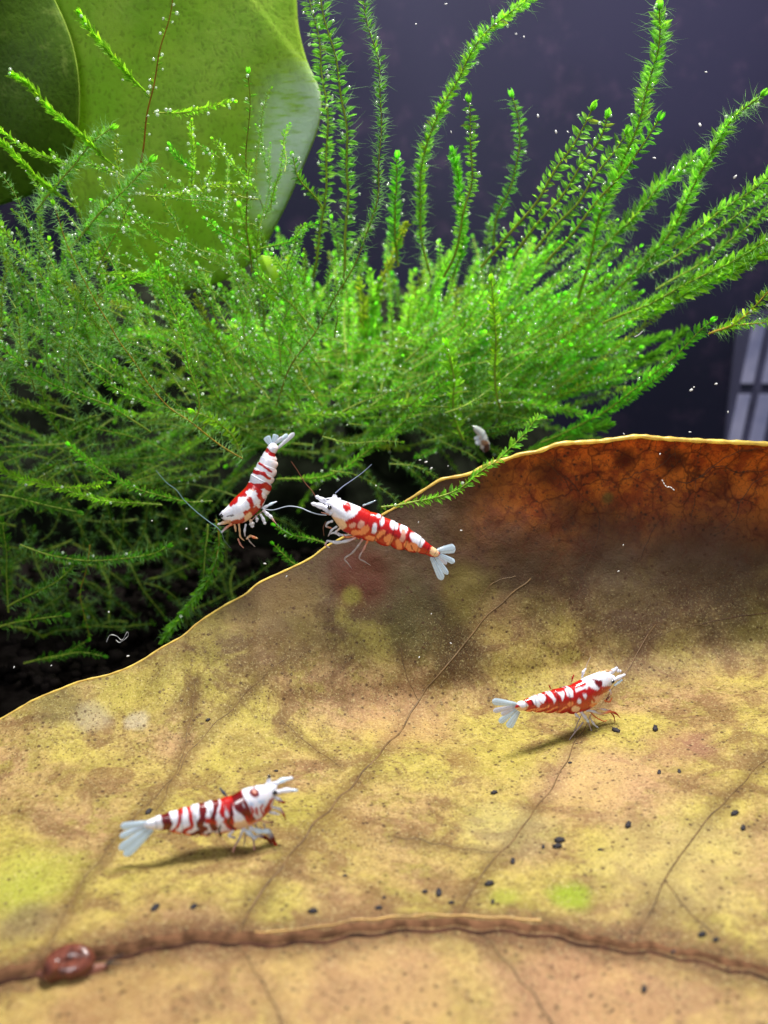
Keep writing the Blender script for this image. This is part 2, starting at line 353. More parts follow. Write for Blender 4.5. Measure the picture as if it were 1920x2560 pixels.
    c = t.mix(t.math('MULTIPLY', t.math('MULTIPLY', t.ramp(n5, .52, .62), gr), .45), c, lin(128, 98, 50))
    c = t.mix(t.math('MULTIPLY', t.math('MULTIPLY', t.ramp(n5, .44, .34), gr), .45), c, lin(238, 222, 156))
    bmp = t.math('ADD', t.math('MULTIPLY', n3, .7), t.math('ADD', t.math('MULTIPLY', t.noise(co, 40, 3), .4), t.math('MULTIPLY', net, -.08)))
    t.pset(Base_Color=c, Roughness=.62, Specular_IOR_Level=.22)
    t.set(t.b, 'Normal', t.n('ShaderNodeBump', {'Strength': .45, 'Distance': .04, 'Height': bmp}).outputs[0])
    tc = t.mix(1.0, c, (1.0, .62, .30), 'MULTIPLY')
    t.translucent(tc, .42)
    return t.m
ML = mat_leaf()
blade = mb.build('blade', ML, leaf_root, origin=tuple(leaf_root.location))
sol = blade.modifiers.new('thickness', 'SOLIDIFY'); sol.thickness = .02; sol.offset = -1
M['rim'] = mat_plain('leaf_rim', lin(246, 208, 108), .3, .5, .25, 6, .45, bump=.2)
rimM = MB(); RE = catmull(np.column_stack([EDGE[:, 0], EDGE[:, 1] - 1, np.zeros(len(EDGE))]), 700)
RP = at(RE[:, 0], RE[:, 1], leaf_Y(RE[:, 0], RE[:, 1]))
rr = .015 + .018 * np.clip((RE[:, 0] - 900) / 500, 0, 1); rr *= 1 + .2 * np.sin(np.arange(700) * .9) * np.sin(np.arange(700) * .23)
tube(rimM, RP, rr, 6)
rimM.build('leaf_rim', M['rim'], leaf_root)
# dark seams crossing the rim
M['vein'] = mat_plain('leaf_vein', lin(100, 76, 44), .55, .3, .35, 6, .1, bump=.3)
M['vein_dark'] = mat_plain('leaf_vein_dark', lin(70, 44, 26), .6, .3, .4, 6, .0, bump=.4)
M['midrib'] = mat_plain('leaf_midrib', lin(92, 64, 44), .85, .05, .5, 7, .0, bump=.6)
M['midrib_pale'] = mat_plain('leaf_midrib_pale', lin(190, 150, 84), .5, .4, .35, 4, .0, bump=.4)
def surf_line(pts, r, mat, name='vein', n=60, lift=.0, taper=(.6, 1.), jit=5):
    p = catmull(np.column_stack([np.array(pts, float), np.zeros(len(pts))]), n)
    k = np.arange(n); p[:, 0] += jit * np.sin(k * .55 + len(pts)) * np.sin(k * .17 + 2); p[:, 1] += jit * .6 * np.sin(k * .8 + 1)
    P = leaf_pt(p[:, 0], p[:, 1])
    for q in range(n):
        P[q] = snap(P[q], lift)
    m_ = MB(); R = r * np.linspace(taper[0], taper[1], n) * (1 + .10 * np.sin(k * 1.3) * np.sin(k * .37))
    tube(m_, P, R, 10 if r > .1 else 6, flat=.4)
    return m_.build(name, mat, leaf_root)
for pts, r, mt in VE: surf_line(pts, r * .62, M[mt], n=max(20, len(pts) * 9), lift=.001, jit=4 if len(pts) > 3 else 1)
M['groove'] = mat_plain('leaf_groove', lin(62, 38, 27), .8, .1, .6, 6, bump=.5)
surf_line([(a, b + 6) for a, b in MR], .16, M['midrib'], 'midrib', 160, -.05, (.85, .6), 5)
surf_line([(a, b - 20) for a, b in MR[4:8]], .028, M['midrib_pale'], 'midrib_ridge', 60, .006, (.4, .6), 3)
surf_line([(a, b + 20) for a, b in MR], .04, M['groove'], 'midrib_groove', 160, -.006, (1.1, .7), 7)

# ------------------------------------------------------------------ tank: soil, back pane, reflection built as glowing panes
mb = MB(); gx = np.linspace(-26, 26, 130); gy = np.linspace(-20, 13.9, 90); GX, GY = np.meshgrid(gx, gy)
GZ = np.array([[-2.7 + .25 * mnoise.noise(Vector((a * .5, b * .5, 0))) + .1 * mnoise.noise(Vector((a * 2, b * 2, 3))) for a in gx] for b in gy])
i, j = np.meshgrid(np.arange(89), np.arange(129), indexing='ij')
F = np.stack([i * 130 + j, i * 130 + j + 1, (i + 1) * 130 + j + 1, (i + 1) * 130 + j], -1).reshape(-1, 4)
tag(mb.add(np.stack([GX, GY, GZ], -1).reshape(-1, 3), F).build('ground', M['soil']), kind='structure')
mb = MB()
for q in range(1500):
    x = rng.uniform(-7, 4); y = rng.uniform(-.5, 9); r = rng.uniform(.07, .16)
    ellipsoid(mb, (x, y, -2.66 + rng.uniform(-.1, .12)), np.diag([r, r * rng.uniform(.7, 1), r * .8]), (1, 1, 1), 6, 5, .15)
tag(mb.build('soil_granules', M['soil']), 'dark aquarium soil granules on the tank floor under the moss', 'soil', kind='stuff')
mb = MB()
def dark_lump(cx, cy, cz, rx, ry, rz):
    nu, nv = 60, 34; u = np.linspace(0, 2 * np.pi, nu, endpoint=False); v = np.linspace(0, np.pi, nv); A, B = np.meshgrid(u, v)
    d = np.stack([np.sin(B) * np.cos(A), np.sin(B) * np.sin(A), np.cos(B)], -1).reshape(-1, 3)
    s = np.array([1 + .28 * mnoise.noise(Vector(q * 2.1 + cx)) + .12 * mnoise.noise(Vector(q * 6)) for q in d])
    i, j = np.meshgrid(np.arange(nv - 1), np.arange(nu), indexing='ij'); k = (j + 1) % nu
    mb.add(np.array([cx, cy, cz]) + d * s[:, None] * [rx, ry, rz], np.stack([i * nu + j, i * nu + k, (i + 1) * nu + k, (i + 1) * nu + j], -1).reshape(-1, 4))
dark_lump(-4.6, 10.6, -1.0, 5.4, 1.6, 3.6); dark_lump(.4, 11.0, -1.2, 3.2, 1.5, 3.3)  # near-black mass added to stand in for shade behind the moss
M['shade_mass'] = mat_plain('shade_black', (.012, .014, .009), .95, .05, .5, 3, bump=.8)
tag(mb.build('shade_mass', M['shade_mass']), 'added near black mass standing in for shade behind and under the moss clump', 'shade_mass')
def mat_back():
    t = NT('back_pane'); co = t.obj()
    n = t.noise(co, .12, 3, .5); n2 = t.noise(co, 1.2, 5, .7)
    c = t.mix(t.ramp(n, .35, .65), lin(17, 18, 36), lin(36, 34, 58)); c = t.mix(t.math('MULTIPLY', t.ramp(n2, .5, .8), .2), c, lin(110, 84, 110))
    t.pset(Base_Color=c, Roughness=.5, Specular_IOR_Level=.3); return t.m
mb = MB(); mb.add([(-40, 14, -6), (40, 14, -6), (40, 14, 26), (-40, 14, 26), (-40, 14.4, -6), (40, 14.4, -6), (40, 14.4, 26), (-40, 14.4, 26)],
                  [(0, 1, 2, 3), (5, 4, 7, 6), (4, 0, 3, 7), (1, 5, 6, 2), (3, 2, 6, 7), (4, 5, 1, 0)])
tag(mb.build('wall_back', mat_back(), smooth=False), kind='structure')
def mat_reflection_glow():
    t = NT('reflection_glow'); n = t.noise(t.obj(), 1.2, 3)
    e = t.mix(t.ramp(n, .3, .7), lin(112, 116, 150), lin(150, 150, 178))
    t.pset(Base_Color=(.02, .02, .03), Emission_Color=e, Emission_Strength=.62); return t.m  # reflection on the back pane, imitated by emission
MP = mat_reflection_glow()
refl_win = empty('reflected_window', tuple(at(1900, 980, 13.8))); tag(refl_win, 'blurred pale reflection with dark glazing bars, built as glowing panes, right of the moss', 'reflected_window')
def box(mb, a, b, col=(1, 1, 1)):
    (x0, y0, z0), (x1, y1, z1) = a, b
    return mb.add([(x0, y0, z0), (x1, y0, z0), (x1, y1, z0), (x0, y1, z0), (x0, y0, z1), (x1, y0, z1), (x1, y1, z1), (x0, y1, z1)],
                  [(0, 3, 2, 1), (4, 5, 6, 7), (0, 1, 5, 4), (1, 2, 6, 5), (2, 3, 7, 6), (3, 0, 4, 7)], col)
def wx(px): return at(px, 980, 13.8)[0]
z_hi = at(1900, 800, 13.8)[2]; z_m1 = at(1900, 957, 13.8)[2]; z_m0 = at(1900, 985, 13.8)[2]; z_lo = at(1900, 1240, 13.8)[2]
for (a, b) in ((1846, 1876), (1898, 1932), (1968, 2010)):
    for (z0, z1) in ((z_lo, z_m0), (z_m1, z_hi)):
        m_ = MB(); box(m_, (wx(a), 13.74, z0), (wx(b), 13.80, z1))
        m_.v[0][:, 0] += (m_.v[0][:, 2] - z_m0) * .10            # the reflected panes lean a little
        m_.build('reflected_pane', MP, refl_win, smooth=False)
m_ = MB(); box(m_, (wx(1825), 13.81, z_lo - .2), (wx(2025), 13.92, z_hi + .2)); m_.build('reflected_frame', M['frame'], refl_win, smooth=False)

# ------------------------------------------------------------------ broad green leaves behind the moss, upper left
def mat_green(name, a, b, pale=False):
    t = NT(name); co = t.obj(); n = t.noise(co, 1.2, 5, .6); n2 = t.noise(co, 12, 4, .7)
    sv = t.n('ShaderNodeMapping', {'Vector': co, 'Rotation': (0, .5, 0), 'Scale': (9, 9, 5.5)})
    svd = t.n('ShaderNodeVectorMath', {0: sv.outputs[0], 1: t.n('ShaderNodeVectorMath', {0: t.n('ShaderNodeTexNoise', {'Vector': co, 'Scale': 4.0, 'Detail': 4}).outputs[1], 3: 3.0}, operation='SCALE').outputs[0]}, operation='ADD').outputs[0]
    v = t.n('ShaderNodeTexVoronoi', {'Vector': svd, 'Scale': 1.5}).outputs['Distance']
    n7 = t.noise(co, 3.0, 5, .7)
    c = t.mix(t.ramp(n, .35, .65), a, b)
    c = t.mix(t.math('MULTIPLY', t.ramp(v, .42, .16), .5), c, tuple(x * .42 for x in a))
    c = t.mix(t.math('MULTIPLY', t.ramp(n2, .5, .7), .3), c, tuple(x * .6 for x in a))
    c = t.mix(t.math('MULTIPLY', t.ramp(n7, .5, .7), .35), c, tuple(x * .6 for x in b)); c = t.mix(t.math('MULTIPLY', t.ramp(n7, .46, .3), .3), c, lin(200, 224, 110))
    if pale:  # streaky pale sheen of the right edge painted into the colour
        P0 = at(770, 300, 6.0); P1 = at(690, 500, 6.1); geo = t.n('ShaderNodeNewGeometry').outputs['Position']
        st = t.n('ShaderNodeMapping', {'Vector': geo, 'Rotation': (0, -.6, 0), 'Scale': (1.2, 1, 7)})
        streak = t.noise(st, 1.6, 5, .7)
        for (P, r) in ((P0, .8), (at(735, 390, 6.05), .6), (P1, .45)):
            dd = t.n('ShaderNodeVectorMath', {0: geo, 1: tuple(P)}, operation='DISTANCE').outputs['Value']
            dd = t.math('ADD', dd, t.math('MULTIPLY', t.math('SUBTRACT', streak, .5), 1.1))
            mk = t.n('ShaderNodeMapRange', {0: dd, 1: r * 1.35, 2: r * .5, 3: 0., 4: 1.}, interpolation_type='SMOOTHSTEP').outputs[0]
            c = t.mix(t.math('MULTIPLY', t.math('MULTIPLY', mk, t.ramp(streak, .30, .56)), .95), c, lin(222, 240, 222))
    t.pset(Base_Color=c, Roughness=.5, Specular_IOR_Level=.3)
    t.set(t.b, 'Normal', t.n('ShaderNodeBump', {'Strength': .18, 'Distance': .03, 'Height': t.math('ADD', v, n2)}).outputs[0])
    t.translucent(c, .7); return t.m
def broad_leaf(name, label, outline, Y0, center, bulge, tilt, mat, thick=.05, shape=None):
    O = np.array(outline, float); O = np.vstack([O, O[:1]])
    O = catmull(np.column_stack([O, np.zeros(len(O))]), 161)[:-1, :2]; c = np.array(center, float)
    rs = np.linspace(0, 1, 26) ** .8; V = []
    for r in rs[1:]:
        p = c + (O - c) * r
        Y = Y0 + bulge * r ** 2.2 + tilt * (p[:, 0] - c[0]) / 800 + .05 * np.sin(p[:, 0] / 70 + p[:, 1] / 90)
        V.append(at(p[:, 0], p[:, 1], Y))
    V = np.vstack([at(c[0], c[1], Y0 + .05 * math.sin(c[0] / 70 + c[1] / 90))[None]] + V); n = 160
    root = empty(name, tuple(at(c[0], c[1], Y0))); tag(root, label, 'leaf')
    mb = MB(); mb.add(V, [(0, 1 + k, 1 + (k + 1) % n) for k in range(n)])
    q = [(1 + a * n + k, 1 + (a + 1) * n + k, 1 + (a + 1) * n + (k + 1) % n, 1 + a * n + (k + 1) % n) for a in range(24) for k in range(n)]
    mb.add(V, q)
    o = mb.build('blade', mat, root, origin=tuple(root.location)); s = o.modifiers.new('thickness', 'SOLIDIFY'); s.thickness = thick
    e = MB(); R = V[1 + 24 * n:1 + 25 * n]; tube(e, np.vstack([R, R[:1]]), thick * .5, 6, cap=False)
    e.build('leaf_edge', M['green_edge'], root)
    return root
M['green_edge'] = mat_plain('green_edge', lin(150, 176, 70), .4, .5, .2, 4, .4)
MG1 = mat_green('green_leaf', lin(190, 224, 84), lin(172, 216, 70), True); MG2 = mat_green('green_leaf_dark', lin(104, 142, 34), lin(90, 126, 30))  # second leaf has its own deeper green
broad_leaf('broad_leaf', 'broad bright green speckled leaf behind the moss with a painted sheen on its right edge',
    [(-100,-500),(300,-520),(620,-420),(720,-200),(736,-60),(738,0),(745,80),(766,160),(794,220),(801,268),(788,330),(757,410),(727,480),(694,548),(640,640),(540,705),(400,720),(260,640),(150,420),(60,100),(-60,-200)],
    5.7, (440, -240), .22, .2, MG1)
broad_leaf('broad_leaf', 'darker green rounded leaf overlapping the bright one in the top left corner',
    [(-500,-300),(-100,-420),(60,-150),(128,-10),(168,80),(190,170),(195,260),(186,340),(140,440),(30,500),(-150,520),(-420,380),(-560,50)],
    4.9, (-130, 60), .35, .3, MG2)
broad_leaf('leaf_fragment', 'small yellow green leaf tip poking out of the moss below the big green leaf',
    [(655,640),(690,650),(708,680),(703,715),(688,750),(668,735),(650,700),(645,665)], 4.4, (678, 695), .1, 0, mat_plain('young_leaf', lin(170, 214, 50), .4, .4, .15, 4, .5), .03)

# ------------------------------------------------------------------ moss
# leaflet template: length along x, width along y, cupped in z
LT = np.array([(0, 0, 0), (.35, .26, .07), (.35, -.26, .07), (.72, .2, .05), (.72, -.2, .05), (1, 0, -.12), (.4, 0, -.02)])
LF = np.array([(0, 2, 6), (0, 6, 1), (1, 6, 3), (2, 4, 6), (3, 6, 5), (4, 5, 6)])
def leaf_batch(mb, P, X, Z, L, Wd, col):
    """P places, X directions, Z facing, L lengths, Wd width factor, col (n,3)"""
    n = len(P)
    if not n: return
    X = X / np.linalg.norm(X, axis=1)[:, None]; Z = Z - X * np.sum(X * Z, 1)[:, None]; Z /= np.linalg.norm(Z, axis=1)[:, None] + 1e-9
    Yv = np.cross(Z, X)
    V = P[:, None] + L[:, None, None] * (LT[None, :, 0:1] * X[:, None] + (LT[None, :, 1:2] * Wd) * Yv[:, None] + LT[None, :, 2:3] * Z[:, None])
    F = (LF[None] + (np.arange(n) * 7)[:, None, None]).reshape(-1, 3)
    sh = np.array([.8, 1, 1, 1.08, 1.08, 1.25, .85])
    mb.add(V.reshape(-1, 3), F, (col[:, None] * sh[None, :, None]).reshape(-1, 3))
def hair_batch(mb, P, D, L, w, col):
    n = len(P)
    if not n: return
    D = D / np.linalg.norm(D, axis=1)[:, None]
    side = np.cross(D, np.array([0, -.9, .42])); side /= np.linalg.norm(side, axis=1)[:, None] + 1e-6
    bend = rng.normal(0, .25, (n, 3))
    M1 = P + D * L[:, None] * .5; M2 = P + (D + bend) * L[:, None]
    V = np.stack([P - side * w, P + side * w, M1 + side * w * .7, M1 - side * w * .7, M2], 1)
    b = (np.arange(n) * 5)[:, None]
    mb.add(V.reshape(-1, 3), np.hstack([b, b + 1, b + 2]), col)
    mb.add(V.reshape(-1, 3), np.hstack([b, b + 2, b + 3]), col)
    mb.add(V.reshape(-1, 3), np.hstack([b + 3, b + 2, b + 4]), col)
bub_big = []; bub_small = []
LEAFMESH = None
def leaflet_mesh(tn, curl):
    T_ = LT * np.array([1, .72, 1]); T_[:, 2] -= curl * T_[:, 0] ** 2; m_ = MB(); m_.add(T_, LF, np.array([[.8], [1], [1], [1.08], [1.08], [1.25], [.85]]) * np.array(tn))
    return m_.mesh('leaf', M['moss'])
LEAFMESH = [leaflet_mesh(*a) for a in (((1, 1, 1), 0), ((1.25, 1.12, .8), .15), ((.72, .8, .75), -.1), ((1.1, 1, .7), .3), ((.95, 1.05, 1.5), .05), ((1.3, .75, .5), .35))]
def grow(P, width, dens=1.0, tint=(1, 1, 1), stem_t=(1, 1, 1), leafmb=None, stemmb=None, fuzzmb=None, single=None, hairs=0.0,
         angle=50, bare=0.0, stem_r=None, bud=True, wd=.9, rows=3, taper=True, tap=1.2):
    """P (n,3) even polyline from BASE to TIP; width = whole width of the frond in cm"""
    T, N, B = frames(P); seg = np.linalg.norm(np.diff(P, axis=0), axis=1).mean(); L = seg * (len(P) - 1)
    sr = width * .085 if stem_r is None else stem_r
    k = np.linspace(0, 1, len(P)); tube(stemmb, P, sr * (1 - .6 * k), 5, stem_t)
    spacing = width * .24 / dens; n = max(4, int(L / spacing)); s = (np.arange(n) + .5) / n
    idx = s * (len(P) - 1); a = np.clip(idx.astype(int), 0, len(P) - 2); f = (idx - a)[:, None]
    pos = P[a] * (1 - f) + P[a + 1] * f; t_ = T[a]; n_ = N[a]; b_ = B[a]
    env = np.clip(s * 6, .5, 1) * (np.clip((1 - s) * L / width * tap, .4, 1) if taper else 1)
    out = []
    for r in range(rows):
        sd = 1 if r == 0 else (-1 if r == 1 else 0)
        an = np.radians(angle + rng.normal(0, 12, n))
        roll = rng.normal(0, .35, n) if r < 2 else rng.uniform(-1.2, 1.2, n)
        if r < 2: side = sd * b_ * np.cos(roll)[:, None] + n_ * np.sin(roll)[:, None]
        else: side = n_ * np.cos(roll)[:, None] + b_ * np.sin(roll)[:, None]
        X = t_ * np.cos(an)[:, None] + side * np.sin(an)[:, None]
        Ln = width * .5 / max(.4, math.sin(math.radians(angle))) * env * rng.uniform(.62, 1.2, n) * (1 if r < 2 else .8)
        keep = rng.random(n) > bare
        if r >= 2: keep &= rng.random(n) < .75
        pp = pos + t_ * rng.normal(0, spacing * .25, n)[:, None]
        c = np.array(tint)[None] * rng.uniform(.6, 1.35, n)[:, None] * np.where(rng.random(n) < .06, 1, 0)[:, None] * np.array([1.2, .7, .5]) + np.array(tint)[None] * rng.uniform(.65, 1.3, n)[:, None] * np.where(rng.random(n) < .96, 1, .55)[:, None] * .97
        Z = n_ + rng.normal(0, .35, (n, 3)) + t_ * .6
        if single is None: leaf_batch(leafmb, pp[keep], X[keep], Z[keep], Ln[keep], wd, c[keep])
        else:
            for q in np.nonzero(keep)[0]: single(pp[q], X[q], Z[q], Ln[q])
        out.append((pp + X * Ln[:, None])[keep])
    if bud:
        nb = 7; ph = np.arange(nb) * 2.4
        side = B[-1] * np.cos(ph)[:, None] + N[-1] * np.sin(ph)[:, None]
        X = T[-1] * 1.0 + side * .22
        pb = P[-1] - T[-1] * width * .25 + side * width * .03
        Lb = np.full(nb, width * .62) * rng.uniform(.8, 1.1, nb); c = np.array(tint)[None] * np.full((nb, 1), 1.35)
        if single is None: leaf_batch(leafmb, pb, X, side, Lb, .8, c)
        else:
            for q in range(nb): single(pb[q], X[q], side[q], Lb[q])
    if hairs and fuzzmb is not None:
        m_ = int(L / width * 26 * hairs); q = rng.integers(0, len(P) - 1, m_); ph = rng.uniform(0, 2 * np.pi, m_)
        side = B[q] * np.cos(ph)[:, None] + N[q] * np.sin(ph)[:, None]
        D = side + T[q] * rng.normal(.25, .35, m_)[:, None]
        hair_batch(fuzzmb, P[q] + side * width * .15, D, width * rng.uniform(.5, 1.05, m_), .0028, (1, 1, 1))
    return np.vstack(out)
def poly(pts, z, Y, fmt=None):
    """pts measured in an enlarged crop z=(ox,oy,scale); Y depth at base..tip"""
    p = np.array(pts, float); p = np.column_stack([z[0] + p[:, 0] * z[2], z[1] + p[:, 1] * z[2]])
    return p
R5 = (0, 0, .5787); R6 = (960, 0, .5787); R7 = (0, 850, .5787); R8 = (1250, 750, .4039); R9 = (1000, 900, .3014); R10 = (0, 400, .3014); PX = (0, 0, 1.0)
OL = (1.35, 1.0, .6); GR = (1, 1, 1); BR = (.8, 1.1, .8); PA = (.95, 1.15, 1.5); DK = (.55, .6, .55); YG = (1.4, 1.15, .7)
BS = (1.3, .7, .5)   # brownish stem
